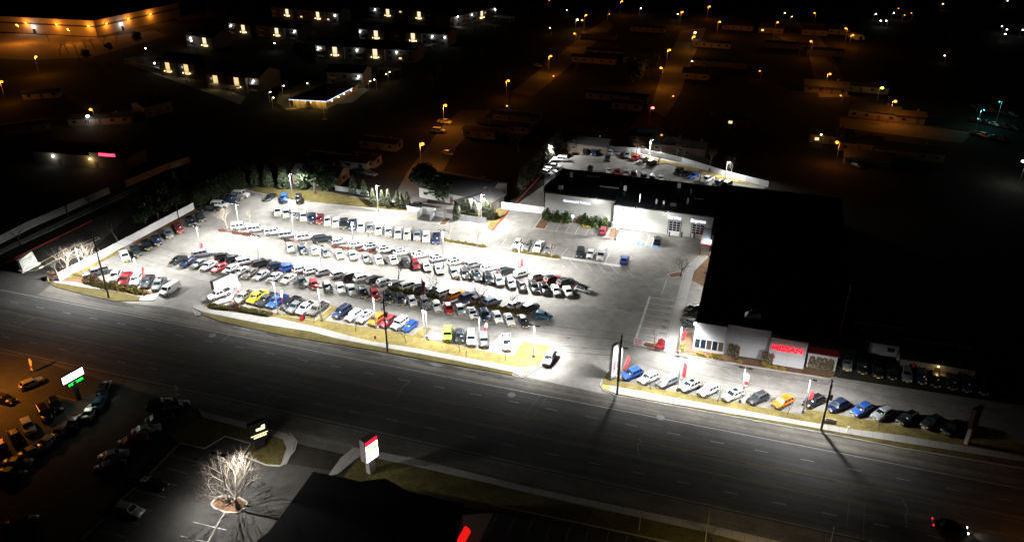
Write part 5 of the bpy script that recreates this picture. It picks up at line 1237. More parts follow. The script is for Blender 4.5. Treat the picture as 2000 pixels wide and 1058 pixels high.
def plant(kind, x, y, label, group=None, sc_=1.0, z=.1, rz=None, sx=1.0):
    NV[0] += 1
    m = veg(kind); me = m[NV[0] % len(m)]
    nm = {'arbor': 'columnar_evergreen', 'darkarbor': 'columnar_evergreen', 'greyarbor': 'columnar_evergreen', 'conifer': 'conifer_tree', 'broad': 'evergreen_tree', 'green': 'shrub', 'brown': 'shrub', 'olive': 'shrub', 'rust': 'groundcover_shrub', 'tuft': 'grass_clump', 'upright': 'shrub'}[kind]
    r = thing(nm, label, 'tree' if 'tree' in nm or 'ever' in nm else 'shrub', at(x, y, z), YAW if rz is None else rz, group); r.scale = (sc_ * sx, sc_, sc_)
    put(me, 'crown' if 'crown' in me.name else 'foliage', r)
    if kind in ('arbor', 'darkarbor', 'greyarbor', 'conifer', 'broad'): put(stem(1.5 if kind != 'broad' else 5, .14 if kind != 'broad' else .3), 'trunk', r)
    return r
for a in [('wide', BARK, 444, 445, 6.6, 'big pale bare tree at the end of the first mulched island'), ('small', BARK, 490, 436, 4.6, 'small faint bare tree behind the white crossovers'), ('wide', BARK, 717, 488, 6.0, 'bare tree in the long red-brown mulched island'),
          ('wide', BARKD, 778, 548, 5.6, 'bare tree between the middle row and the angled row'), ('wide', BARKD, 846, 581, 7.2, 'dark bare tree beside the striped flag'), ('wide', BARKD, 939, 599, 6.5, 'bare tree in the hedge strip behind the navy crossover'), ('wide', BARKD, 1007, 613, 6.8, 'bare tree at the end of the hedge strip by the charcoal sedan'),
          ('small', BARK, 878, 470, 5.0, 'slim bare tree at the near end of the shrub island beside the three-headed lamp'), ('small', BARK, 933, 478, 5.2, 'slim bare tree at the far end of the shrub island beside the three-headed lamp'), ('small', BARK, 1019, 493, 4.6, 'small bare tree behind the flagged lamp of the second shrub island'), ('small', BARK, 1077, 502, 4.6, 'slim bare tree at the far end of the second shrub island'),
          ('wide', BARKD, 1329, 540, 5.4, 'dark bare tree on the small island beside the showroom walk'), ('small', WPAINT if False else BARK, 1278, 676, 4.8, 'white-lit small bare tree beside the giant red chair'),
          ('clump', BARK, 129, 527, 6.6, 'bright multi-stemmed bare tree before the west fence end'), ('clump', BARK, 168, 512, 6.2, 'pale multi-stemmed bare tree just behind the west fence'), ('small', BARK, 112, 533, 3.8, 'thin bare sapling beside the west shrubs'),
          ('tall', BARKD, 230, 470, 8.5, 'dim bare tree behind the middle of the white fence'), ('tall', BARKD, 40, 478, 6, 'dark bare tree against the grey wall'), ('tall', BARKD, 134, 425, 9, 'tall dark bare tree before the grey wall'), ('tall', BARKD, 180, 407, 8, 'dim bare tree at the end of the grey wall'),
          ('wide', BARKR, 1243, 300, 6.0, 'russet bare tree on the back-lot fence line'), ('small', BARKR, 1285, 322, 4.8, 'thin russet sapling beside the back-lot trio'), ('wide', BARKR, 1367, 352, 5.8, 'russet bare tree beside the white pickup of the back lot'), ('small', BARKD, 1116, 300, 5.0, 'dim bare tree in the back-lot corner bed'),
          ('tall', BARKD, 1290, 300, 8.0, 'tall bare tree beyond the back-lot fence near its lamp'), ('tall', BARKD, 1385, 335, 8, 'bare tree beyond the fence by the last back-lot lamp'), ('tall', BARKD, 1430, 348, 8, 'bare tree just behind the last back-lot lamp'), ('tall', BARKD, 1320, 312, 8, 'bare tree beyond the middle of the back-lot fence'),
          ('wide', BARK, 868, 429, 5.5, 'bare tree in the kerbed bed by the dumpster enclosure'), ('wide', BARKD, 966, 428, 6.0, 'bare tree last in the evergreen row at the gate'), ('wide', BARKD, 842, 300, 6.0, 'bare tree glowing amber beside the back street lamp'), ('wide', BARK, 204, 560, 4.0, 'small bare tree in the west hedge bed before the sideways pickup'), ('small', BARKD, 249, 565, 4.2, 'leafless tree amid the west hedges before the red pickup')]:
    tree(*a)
for x, y, l in ((613, 630, 'young tree with a dark stem below the brown pickup'), (695, 648, 'young pruned tree below the two white crossovers'), (793, 669, 'young dark-stemmed tree below the blue hatchback'), (898, 687, 'young dark-stemmed tree below the charcoal crossover'), (987, 704, 'young dark-stemmed tree before the display pad'), (1270, 760, 'young tree before the grey crossover facing the showroom'), (1401, 784, 'young pruned tree between two white crossovers facing the showroom'), (1538, 810, 'young tree below the orange crossover facing the showroom'), (1716, 838, 'bare straight sapling on the dark lawn')):
    tree('young', BARKD, x, y, 3.6, l, 'young street trees on the lawn', .14)
gt = tree('grand', mat('silver_bark', (.19, .16, .13), .9, noise=[(2, .75, 1.2)]), 464, 992, 8.8, 'large bare tree lit white from within by a parking lamp', None, .15)
# rows of columnar evergreens and dark trees behind the lot
for i, (x, y, s) in enumerate(((729, 403, 1.0), (747, 402, .9), (759, 405, 1.0), (777, 406, .95), (784, 407, .9), (796, 408, .95), (891, 430, 1.05), (906, 422, 1.05), (914, 423, 1.0), (927, 426, 1.0), (946, 426, 1.05), (952, 428, 1.0), (960, 428, .9))):
    plant('arbor', x, y, 'columnar grey-green evergreen in the row behind the back kerb', 'columnar evergreens behind the back kerb', s)
for i in range(11):
    t = i / 10; plant('darkarbor', lerp(384, 474, t), lerp(404, 366, t), 'dark columnar evergreen in the hedge at the back corner', 'dark hedge evergreens at the back corner', 1.0)
for i in range(12):
    t = i / 11; plant('greyarbor', lerp(1020, 1092, t), lerp(370, 290, t), 'tall grey-lit evergreen in the hedge of the back lot', 'tall grey hedge of the back lot', 1.0)
for a in ((615, 378, 'broad', 'broad dark evergreen before the small house', 1.0), (640, 375, 'broad', 'second broad dark evergreen beside the small house', .8), (830, 385, 'broad', 'dark spreading evergreen behind the dumpster enclosure', 1.05), (865, 395, 'broad', 'dark evergreen behind the low pale fence', .9), (555, 368, 'darkarbor', 'dark evergreen behind the back-kerb jeeps', 1.2), (590, 370, 'darkarbor', 'bushy dark evergreen between the jeeps and the house', 1.1), (690, 378, 'darkarbor', 'dark shrubby evergreen on the back lawn edge', .9), (712, 384, 'darkarbor', 'dark shrubby evergreen before the short fence', .8), (310, 428, 'broad', 'big dark evergreen overhanging the white fence', 1.1), (285, 436, 'broad', 'dark evergreen behind the west white fence', .9), (350, 400, 'conifer', 'dark conifer beyond the white fence end', 1.0), (372, 392, 'conifer', 'tall dark conifer at the hedge corner', 1.0), (500, 362, 'darkarbor', 'dark evergreen above the back corner kerb', 1.1), (525, 365, 'darkarbor', 'dark evergreen behind the black sedan', 1.1)):
    plant(a[2], a[0], a[1], a[3], None, a[4])
# shrubs and hedges
for x, y, l in ((1068, 428, 'dark green shrub first along the service wall'), (1086, 431, 'dark green shrub second along the service wall'), (1104, 433, 'dark green shrub third along the service wall'), (1141, 438, 'bright green shrub beside the grey bush at the service wall'), (1160, 442, 'green shrub amid brown bushes at the service wall'), (1180, 444, 'bright green shrub last before the downpipe')):
    plant('green', x, y, l, None, 1.15, .12)
for x, y, l in ((1131, 434, 'leafless grey-brown bush before the bright shrubs'), (1153, 439, 'brown bush between two green shrubs at the service wall'), (287 + 0, 0, None)):
    if l: plant('brown', x, y, l, None, 1.1, .12)
OL = 'low olive shrubs'
for x, y, sx, l in ((174, 553, 1.3, 'low olive shrub nearest the west fence end'), (186, 557, 1.1, 'low olive shrub beside the fence-end shrub'), (205, 563, 1, 'low olive shrub beside the brown west bush'), (203, 560, .1, None), (214, 561, .1, None), (204 + 0, 0, 0, None), (205, 556, 0, None), (204, 558, 0, None), (205, 0, 0, None), (203, 0, 0, None), (204, 0, 0, None), (206, 0, 0, None), (223, 563, 1.0, None), (207, 0, 0, None)):
    if l: plant('olive', x, y, l, OL, 1.1, .12, None, sx)
for x, y, l in ((203, 557, 'low olive shrub before the utility pole'), (226, 562, 'low olive shrub below the red corner pickup'), (238, 566, 'low olive shrub below the second white corner pickup'), (262, 570, 'low olive shrub before the charcoal corner pickup'), (274, 573, 'low olive shrub last before the west driveway'), (268, 572, 'low olive shrub in the middle of the driveway hedge')):
    plant('olive', x, y, l, OL, 1.15, .12, None, 1.2)
for x, y, l in ((186, 550, 'brown dry bush among the west hedges'), (103, 543, 'brown-green bush outside the west fence end'), (127, 536, 'sprawling dry bush below the bright bare tree'), (458, 603, 'brown dry bush between the two clipped hedges')):
    plant('brown', x, y, l, None, 1.2, .12)
def hedge(px, w, h, label):
    A, B = at(*px[0]), at(*px[1]); d = B - A; L = d.length; r = thing('clipped_hedge', label, 'hedge', A, math.atan2(d.y, d.x))
    def f(rr):
        while True:
            x, y, z = rr.uniform(0, L), rr.uniform(-w / 2, w / 2), rr.uniform(0, h)
            if abs(y) > w * .36 or z > h * .75 or rr.random() < .1: break
        k = 1 - .25 * max(0, z / h - .6) / .4
        return Vector((x, y * k, z + .06 * math.sin(x * 2.1)))
    b = leaves(int(L * 170), f, .15, LEAFO, int(px[0][0])); put(b.mesh('foliage'), 'foliage', r); b = MB(); b.box((L / 2, 0, h * .25), (L * .9, w * .5, h * .5), BARKD); put(b.mesh('stems'), 'stems', r)
hedge(((410, 600), (449, 606)), 1.5, .9, 'clipped olive hedge before the display slab'); hedge(((468, 607), (530, 618)), 1.6, 1.0, 'longer clipped olive hedge before the yellow pickup')
for i in range(9): plant('olive', lerp(769, 858, i / 8), lerp(567, 583, i / 8), 'low olive shrub in the strip under the middle bare trees', 'shrubs of the strip under the middle bare trees', .9, .15)
for i in range(9): plant('olive', lerp(930, 1022, i / 8), lerp(595, 613, i / 8), 'low olive shrub in the strip behind the white sedans', 'shrubs of the strip behind the white sedans', .9, .15)
for i, x in enumerate((870, 883, 895, 909, 923, 943)): plant('olive', x, 468 + (x - 868) * .163 + 2, 'small olive shrub in the island beside the three-headed lamp', 'shrubs of the island beside the three-headed lamp', .75, .15)
for i, x in enumerate((1008, 1026, 1042, 1052, 1070, 1086)): plant('olive', x, 490 + (x - 1003) * .15 + 1, 'small olive shrub in the second shrub island', 'shrubs of the second shrub island', .75, .15)
for i, (x, y) in enumerate(((434, 451), (462, 456), (480, 458), (486, 459), (563, 471), (657, 483), (675, 486), (704, 489), (728, 493))): plant('rust', x, y, 'low red-brown groundcover in a mulched island', 'red-brown groundcover of the mulched islands', 1.0, .15)
for i, (x, y) in enumerate(((1425, 694), (1437, 697), (1491, 708), (1503, 710))): plant('upright', x, y, ['tan upright shrub nearest the glazed bay', 'tan upright shrub second from the glazed bay', 'tan upright shrub just before the lettered bay', 'tan upright shrub at the corner of the lettered bay'][i], None, 1.0, .13)
for i, (x, y) in enumerate(((1583, 719), (1596, 721), (1607, 723), (1619, 726))): plant('upright', x, y, ORD[i] + ' tan upright shrub along the low red-lit wing', 'upright shrubs at the low wing', 1.05, .13)
for i, (x, y) in enumerate(((1370, 696), (1388, 698), (1394, 695), (1402, 701), (1493, 712), (1500, 717), (1513, 718), (1528, 722), (1331, 684), (1333, 677), (1364, 693), (1445, 707))): plant('tuft', x, y, 'yellow dry grass clump in the showroom bed', 'dry grass clumps of the showroom bed', 1.1, .13)
for i, (x, y) in enumerate(((1150, 447), (1096, 434), (1140, 443))): plant('tuft', x, y, 'yellow dry grass clump at the service wall bed', 'dry grass clumps of the service wall bed', 1.2, .13)
# ---------------------------------------------------------------- the neighbourhood beyond and its lights
AMB = (1, .31, .03); CRM = (1, .72, .35); COOL = (.92, .98, 1.0)
GLOW = {'amber': mat('sodium_lamp_globe', (1, .5, .1), emit=(1, .34, .035), es=3.2), 'white': mat('white_lamp_globe', (1, 1, 1), emit=(.93, .98, 1), es=20), 'cream': mat('cream_lamp_globe', (1, .8, .5), emit=(1, .74, .32), es=9), 'red': mat('red_lamp_globe', (1, .1, .1), emit=(1, .12, .08), es=10), 'lime': mat('lime_lamp_globe', (1, .9, .1), emit=(.85, .85, .05), es=12), 'teal': mat('teal_lamp_globe', (.1, .8, .8), emit=(.15, .8, .75), es=6)}
LC = {'amber': AMB, 'white': COOL, 'cream': CRM, 'red': (1, .1, .08), 'lime': (.9, .9, .1), 'teal': (.2, .85, .8)}
def street_lamp(x, y, kind, h, power, label, group, rr=.6):
    p = at(x, y, h); r = thing('street_lamp', label, 'street lamp', (p.x, p.y, 0), random.choice((0, math.pi)) + YAW, group)
    b = MB(); b.tube((-.9, 0, 0), (-.9, 0, h + .25), .10, .07, GMET, 6); b.build('pole', r)
    b = MB(); b.bar((-.9, 0, h + .25), (0, 0, h + .3), .07, .07, GMET); b.build('arm', r)
    b = MB(); b.ball((0, 0, h), rr, GLOW[kind], 8, 6, .7); b.build('lamp_head', r)
    if power: lamp('POINT', (0, 0, h - .75), power * (1.5 if kind == 'amber' else 1), LC[kind], r, .3)
NB = 'street lamps of the neighbourhood beyond'
AL = 'amber street lamp '
for a in ((1076, 110, 'amber', 9, 1500, AL + 'alone amid the dark middle distance'), (993, 158, 'amber', 8, 700, AL + 'beside the blue-white porch light'), (870, 206, 'amber', 9, 1900, AL + 'above the white pickup on the back street'), (825, 281, 'amber', 9, 1700, AL + 'closest behind the car lot'), (1291, 133, 'amber', 9, 1800, AL + 'over the empty lit yard'),
          (1137, 40, 'amber', 9, 1200, AL + 'brightest of the cluster on the far street'), (1145, 30, 'amber', 8, 500, AL + 'topmost of the far cluster'), (1128, 39, 'cream', 6, 300, 'cream lamp beside the brightest far amber lamp'), (1122, 66, 'amber', 8, 500, AL + 'below the far cluster'), (1215, 3, 'amber', 9, 600, AL + 'at the upper picture edge'), (1333, 24, 'amber', 9, 1300, AL + 'beside a tiny white light far off'), (1386, 13, 'amber', 8, 700, 'lone far ' + AL + 'near the skyline'), (1406, 43, 'amber', 8, 900, AL + 'above the pale far gable'),
          (1356, 72, 'amber', 8, 900, AL + 'just under a pale lamp'), (1358, 64, 'cream', 7, 300, 'pale lamp just above an amber street lamp'), (1308, 98, 'amber', 9, 1200, AL + 'on the curving far street'), (1519, 44, 'amber', 9, 900, AL + 'by the far lit porch'), (1591, 26, 'amber', 8, 400, 'faint far ' + AL + 'past the lit porch'), (1652, 56, 'amber', 9, 1300, AL + 'beside the round-roofed pale shed'), (1584, 81, 'amber', 9, 700, AL + 'between the two far streets'),
          (1621, 145, 'amber', 9, 1500, AL + 'over the tan verge'), (1749, 198, 'amber', 9, 1900, AL + 'beside the fenced yard and canopy'), (1635, 278, 'amber', 8, 900, AL + 'lowest over the dark roofs'), (1723, 172, 'lime', 7, 120, 'yellow-green lamp before the fenced yard'), (1275, 211, 'red', 6, 60, 'small red lamp in the dark yards'),
          (32, 49, 'amber', 10, 8000, AL + 'in the warehouse yard at the end'), (132, 57, 'amber', 8, 3500, AL + 'before the warehouse middle'), (70, 111, 'amber', 9, 1600, AL + 'on the pole below the warehouse yard'), (3, 160, 'amber', 9, 900, AL + 'at the far west edge'), (177, 214, 'amber', 8, 420, AL + 'among the trees above the small shop'), (171, 227, 'white', 4, 150, 'white porch lamp under the tree-shrouded amber lamp'), (1666, 69, 'amber', 7, 400, AL + 'right beside the round shed')):
    street_lamp(*a, NB)
for i, (x, y, k) in enumerate(((1324, 28, 'white'), (1711, 28, 'white'), (1720, 41, 'white'), (1731, 41, 'white'), (1746, 26, 'white'), (1755, 17, 'amber'), (1767, 30, 'amber'), (1780, 26, 'amber'), (1842, 8, 'cream'), (1957, 52, 'white'), (1967, 58, 'white'), (1964, 67, 'white'), (1998, 59, 'white'), (1968, 2, 'cream'), (1252, 17, 'white'), (1533, 26, 'cream'), (1547, 33, 'cream'), (1845, 109, 'cream'), (1352, 120, 'cream'), (1484, 139, 'amber'), (1292, 264, 'amber'), (1604, 263, 'cream'), (1642, 187, 'amber'), (1107, 20, 'cream'), (1073, 1, 'amber'), (1190, 28, 'amber'), (990, 207, 'amber'), (1315, 188, 'amber'), (1074, 55, 'cream'), (1081, 149, 'amber'))):
    street_lamp(x, y, k, 4, 25, 'tiny pinpoint lamp among the dark far houses', 'tiny far lamps', .36)
street_lamp(1998, 315, 'white', 8, 900, 'glaring white lamp at the east edge of the far teal lot', NB, .45); street_lamp(1952, 199, 'teal', 8, 700, 'thin teal lamp over the far parked cars', NB, .2); street_lamp(1922, 215, 'teal', 8, 500, 'second teal lamp over the far parked cars', NB, .2)
# houses
HW = [mat('tan_siding', (.19, .155, .115), .85, noise=[(.4, .85, 1.1)]), mat('white_siding', (.27, .265, .25), .85, noise=[(.4, .85, 1.1)]), mat('brown_siding', (.10, .075, .055), .85, noise=[(.4, .85, 1.1)])]
HR = [mat('charcoal_shingles', (.03, .03, .032), .9, noise=[(1, .8, 1.2)]), mat('brown_shingles', (.06, .045, .035), .9, noise=[(1, .8, 1.2)])]
PANE = mat('dark_window_pane', (.02, .022, .025), .2); PANEL_LIT = mat('lit_window_pane', (.5, .4, .2), emit=(1, .75, .35), es=1.2); DOORM = mat('house_door', (.10, .06, .05), .6)
def house(x, y, w, d, h, label, group='dark houses of the neighbourhood', rz=0, wall=0, roof=0, lit=False, pitch=.35, pos=None):
    p = pos if pos is not None else at(x, y); r = thing('house', label, 'house', p, YAW + rz, group)
    b = MB(); b.box((0, 0, h / 2), (w, d, h), HW[wall])
    g = h + d * pitch * .5
    for s in (-1, 1): b.face([(s * w / 2, -d / 2, h), (s * w / 2, d / 2, h), (s * w / 2, 0, g)], HW[wall])
    b.build('wall', r)
    e = .5; k = pitch * e
    b = MB()
    for s in (-1, 1):
        b.hexa([(-w / 2 - e, s * (d / 2 + e), h - k), (w / 2 + e, s * (d / 2 + e), h - k), (w / 2 + e, 0, g), (-w / 2 - e, 0, g), (-w / 2 - e, s * (d / 2 + e), h - k + .18), (w / 2 + e, s * (d / 2 + e), h - k + .18), (w / 2 + e, 0, g + .18), (-w / 2 - e, 0, g + .18)], HR[roof])
    rf = b.build('roof', r)
    b = MB(); b.box((w * .25, d * .15, g + .2), (.7, .7, 1.1), HW[2]); b.build('chimney', rf)
    nwin = max(2, int(w / 4))
    for i in range(nwin):
        xx = -w / 2 + w * (i + .5) / nwin
        if i == nwin // 2:
            b = MB(); b.box((xx, -d / 2 - .03, 1.05), (1.0, .08, 2.1), DOORM); b.build('door', r)
        else:
            b = MB(); b.box((xx, -d / 2 - .03, 1.6), (1.6, .08, 1.2), GMET); wd = b.build('window', r); b = MB(); b.box((xx, -d / 2 - .08, 1.6), (1.4, .04, 1.0), PANEL_LIT if (lit and i == 0) else PANE); b.build('pane', wd)
    for s in (-1, 1):
        b = MB(); b.box((s * (w / 2 + .03), 0, 1.6), (.08, 1.4, 1.2), PANE); b.build('window', r)
    return r
def home(x, y, w, label, rz=0, wall=1, **k): return house(x, y, w, 5.5, 2.8, label, rz=rz, wall=wall, pitch=.2, **k)
house(628, 352, 15, 9, 3.2, 'small pale house behind the broad evergreens', wall=0, rz=.1); home(665, 322, 22, 'long pale mobile home behind the small house'); home(715, 321, 9, 'short mobile home with an amber-lit end', wall=0); home(745, 288, 14, 'mobile home at the dark street corner', wall=0)
house(905, 382, 22, 14, 3.4, 'wide low house with a pale fascia behind the evergreens', rz=-.15, wall=1, roof=0); house(945, 405, 9, 8, 3.2, 'gabled outbuilding behind the evergreen row', rz=1.3, wall=1); home(940, 266, 12, 'amber-lit mobile home nearest the back street', wall=0); home(985, 254, 20, 'long amber-lit mobile home beside the back street', wall=0); home(1010, 236, 18, 'dim mobile home behind the amber pair', wall=2)
house(300, 222, 12, 8, 4.5, 'amber-tinted gable end below the apartments', rz=1.3, wall=0)
home(1160, 122, 22, 'long mobile home under the lone lamp', wall=0); house(1252, 122, 17, 8, 3.2, 'pale house facing the empty lit yard', wall=1); home(1185, 108, 20, 'pale-roofed mobile home beyond the lone lamp'); home(1265, 62, 20, 'tan mobile home near the curving street', wall=0); home(1170, 76, 20, 'mobile home under the far cluster', wall=2); home(1390, 92, 20, 'pale mobile home on the curving street'); home(1405, 130, 26, 'long dim mobile home right of the lit yard', wall=2); house(1360, 152, 12, 8, 3, 'tan house below the long dim mobile home', wall=0)
home(1440, 58, 18, 'dim home beside the far gable', wall=0); house(1505, 63, 14, 9, 3.2, 'house with an amber-lit porch far off', wall=0, lit=True); house(1590, 67, 14, 9, 3.2, 'tan house near the round shed', wall=0); house(1637, 66, 12, 8, 3.2, 'gabled house left of the round shed', wall=1); home(1535, 94, 22, 'brown home between the far streets', wall=2); home(1610, 107, 18, 'dim home below the far streets', wall=2); house(1612, 178, 18, 9, 3, 'low tan house on the verge', wall=0); home(1680, 178, 22, 'pale mobile home under the yellow-green lamp'); house(1705, 228, 18, 9, 3.4, 'fenced house under the bright roadside lamp', rz=-.15, wall=0); house(1775, 238, 10, 6, 3.2, 'open-sided shed with an amber-lit roof', wall=0, roof=1); house(1620, 275, 14, 9, 3.2, 'house beside the lowest amber lamp', wall=0, lit=True); house(1675, 290, 14, 9, 3.2, 'dark house beyond the lowest amber lamp', wall=0)
house(1440, 243, 10, 7, 3, 'black house with two small lit windows', wall=2, lit=True); home(1205, 195, 26, 'long dark trailer with a cold pale roof', wall=1); home(1225, 212, 12, 'small dark trailer with a white porch light', wall=1); house(1150, 292, 14, 8, 3, 'dim house just beyond the back-lot fence', wall=2); house(1308, 292, 12, 8, 3, 'small shed-like house beyond the fence lamp', wall=2); house(1355, 302, 8, 7, 3.4, 'rust-coloured shed beyond the fence', wall=2, roof=1); house(1265, 275, 12, 8, 3, 'dim house right behind the russet tree', wall=2); house(1770, 305, 22, 8, 3, 'long dark house at the eastern yards', wall=2); house(1690, 320, 14, 8, 3, 'dark house below the eastern yards', wall=2)
house(1693, 672, 12, 7, 3, 'dim pale garage beyond the unlit row', wall=1, rz=.0)
hl = house(1820, 714, 13, 8, 3.2, 'small white house with red shutters and an amber porch light', wall=1, group=None)
for sx in (-4.2, 4.6):
    b = MB(); b.box((sx, -4.08, 1.6), (.5, .06, 1.6), RKERB); b.build('shutter', hl)
b = MB(); b.box((.3, -4.6, 1.0), (2.6, 1.0, .3), MATS['dormant_lawn'] if False else CONC); b.build('porch', hl); b = MB(); b.ball((0, -4.3, 2.6), .14, GLOW['cream']); b.build('porch_lamp', hl); lamp('POINT', (0, -4.9, 2.5), 28, (1, .6, .2), hl, .1)
home(200, 240, 22, 'dim home with an amber-lit front above the shop', wall=0, rz=.5); home(20, 262, 26, 'amber-tinted low home at the west edge', wall=2, rz=.9)
home(85, 190, 14, 'cold pale-roofed shed in the western dark', wall=1, rz=.6)
b = MB(); b.tube((0, -4.5, 0), (0, 4.5, 0), 2.6, 2.6, WMET, 14); rs = thing('round_shed', 'round-roofed pale shed lit amber at the far street end', 'shed', at(1672, 75), YAW + .5); b.build('shell', rs); b = MB(); b.box((0, -4.55, 1.0), (1.6, .1, 2.0), PANE); b.build('door', rs)
# little strip shop on the west with a red sign
sp = thing('strip_shop', 'dark strip shop with a red glowing sign and two doorway lamps', 'shop', at(160, 326), YAW + .12)
b = MB(); b.box((0, 5, 2.1), (34, 10, 4.2), mat('shop_brick', (.16, .12, .09), .9)); b.build('wall', sp); b = MB(); b.box((0, 5, 4.35), (35, 11, .3), ROOFB); b.build('roof', sp)
b = MB(); b.box((6, -.4, 4.9), (3.4, .35, 1.0), mat('dull_sign_face', (.25, .28, .28), .6)); b.box((10.5, -.4, 4.9), (5.6, .35, .8), mat('red_shop_sign', (.5, .02, .02), emit=(1, .03, .07), es=5)); b.build('sign', sp)
for x, c, w in ((-9.5, COOL, 130), (4, (1, .78, .35), 260)):
    b = MB(); b.ball((x, -.35, 3.1), .3, GLOW['white' if c == COOL else 'cream']); b.build('doorway_lamp', sp); lamp('POINT', (x, -1.1, 2.9), w, c, sp, .2)
    b = MB(); b.box((x + 1.6, -.04, 1.1), (1.1, .1, 2.2), DOORM); b.build('door', sp)
# the big warehouse
wc = at(190, 72); hW = height((190, 72), (186, 41))
wa, wb_ = at(-120, 56), at(352, 34)
WHS = mat('warehouse_block', (.34, .29, .22), .9, noise=[(.1, .85, 1.1)]); stripes(WHS, (0, 0, 1), 1 / hW, (.07, .06, .05), .0)
WP = thing('warehouse', 'huge flat-roofed warehouse washed by amber wall lamps', 'warehouse', wc, 0)
q1, q2 = wa - wc, wb_ - wc
far = [q2 + Vector((-60, 190, 0)), q1 + Vector((-40, 190, 0))]
b = MB(); b.prism([Vector((0, 0, 0)), q2, far[0], far[1], q1], 0, hW, WHS); b.build('wall', WP)
b = MB(); b.prism([Vector((0, 0, 0)), q2, far[0], far[1], q1], hW, hW + .3, ROOFB); b.build('roof', WP)
for a, c in ((q1, Vector((0, 0, 0))), (Vector((0, 0, 0)), q2)):
    d = (c - a).normalized(); nrm = Vector((d.y, -d.x, 0)); nrm = nrm if nrm.y < 0 else -nrm
    b = MB(); b.bar(a + nrm * .05 + Z * hW * .62, c + nrm * .05 + Z * hW * .62, .10, hW * .10, mat('dark_brown_band', (.05, .035, .025), .9)); b.build('wall_band', WP)
def on_line(x, y, a, c, z):
    """point on the wall plane a-c seen at pixel x (height z)"""
    best = min((abs(proj(wc + a.lerp(c, t / 400) + Z * z)[0] - x), t) for t in range(401)); return a.lerp(c, best[1] / 400)
for x, y, w in ((52, 44, 1), (112, 48, 1), (175, 52, 1), (206, 49, 2), (249, 40, 2), (292, 32, 2)):
    a, c = (q1, Vector((0, 0, 0))) if w == 1 else (Vector((0, 0, 0)), q2)
    d = (c - a).normalized(); nrm = Vector((d.y, -d.x, 0)); nrm = nrm if nrm.y < 0 else -nrm
    p = on_line(x, y, a, c, hW * .66) + nrm * .5
    b = MB(); b.ball((p.x, p.y, hW * .68), .55, GLOW['amber'], 8, 6); b.build('wall_lamp', WP); p2 = p + nrm * 1.4; lamp('POINT', (p2.x, p2.y, hW * .62), 1700, AMB, WP, .3)
for x, y, w in ((65, 55, 1), (236, 56, 2)):
    a, c = (q1, Vector((0, 0, 0))) if w == 1 else (Vector((0, 0, 0)), q2)
    d = (c - a).normalized(); nrm = Vector((d.y, -d.x, 0)); nrm = nrm if nrm.y < 0 else -nrm
    p = on_line(x, y, a, c, 4) + nrm * .5; b = MB(); b.ball((p.x, p.y, 4), .4, GLOW['white'], 8, 6); b.build('wall_lamp', WP); p2 = p + nrm; lamp('POINT', (p2.x, p2.y, 3.6), 500, COOL, WP, .3); b = MB(); b.box((p.x, p.y + .3, 1.3), (1.4, .5, 2.6), PANE); b.build('door', WP)
for x, y, h, l in ((90, 66, 7, 'bare tree against the lit warehouse wall'), (96, 82, 6, 'bare tree in the amber yard'), (118, 108, 7, 'dark bare tree below the amber yard'), (134, 106, 8, 'bare tree in the thicket below the amber yard'), (150, 104, 7, 'bushy bare tree in the thicket'), (168, 102, 8, 'bare tree in the thicket centre'), (186, 98, 8, 'tall bare tree in the thicket'), (205, 92, 7, 'bare tree at the thicket end'), (228, 84, 7, 'bare tree before the warehouse corner yard'), (405, 34, 8, 'bare tree before the far amber clearing'), (180, 235, 8, 'bare tree glowing amber round the shop lamp'), (195, 236, 7, 'bare tree beside the amber tree')):
    tree('tall', BARKD, x, y, h, l, 'bare trees about the warehouse')
for x, y, s, l in ((170, 116, .5, 'black evergreen mass below the thicket'), (214, 102, .5, 'dark pointed evergreen below the warehouse'), (270, 84, .6, 'black evergreen at the warehouse end'), (390, 145, .9, 'dark conifer between the lit apartment blocks'), (590, 118, .9, 'dark evergreen amid the apartment lawns'), (1265, 150, 1.3, 'black tree before the empty lit yard'), (1240, 165, 1.2, 'black tree in the dark mid yards'), (605, 135, .8, 'dark tree before the long apartment block')):
    plant('broad', x, y, l, 'dark trees of the neighbourhood', s)
for i in range(26):
    x, y = random.uniform(700, 1900), random.uniform(20, 330)
    if 1040 < x < 1520 and y > 255: continue
    tree('tall', BARKD, x, y, random.uniform(6, 9), 'unlit bare tree among the dark yards', 'unlit bare trees of the dark yards')
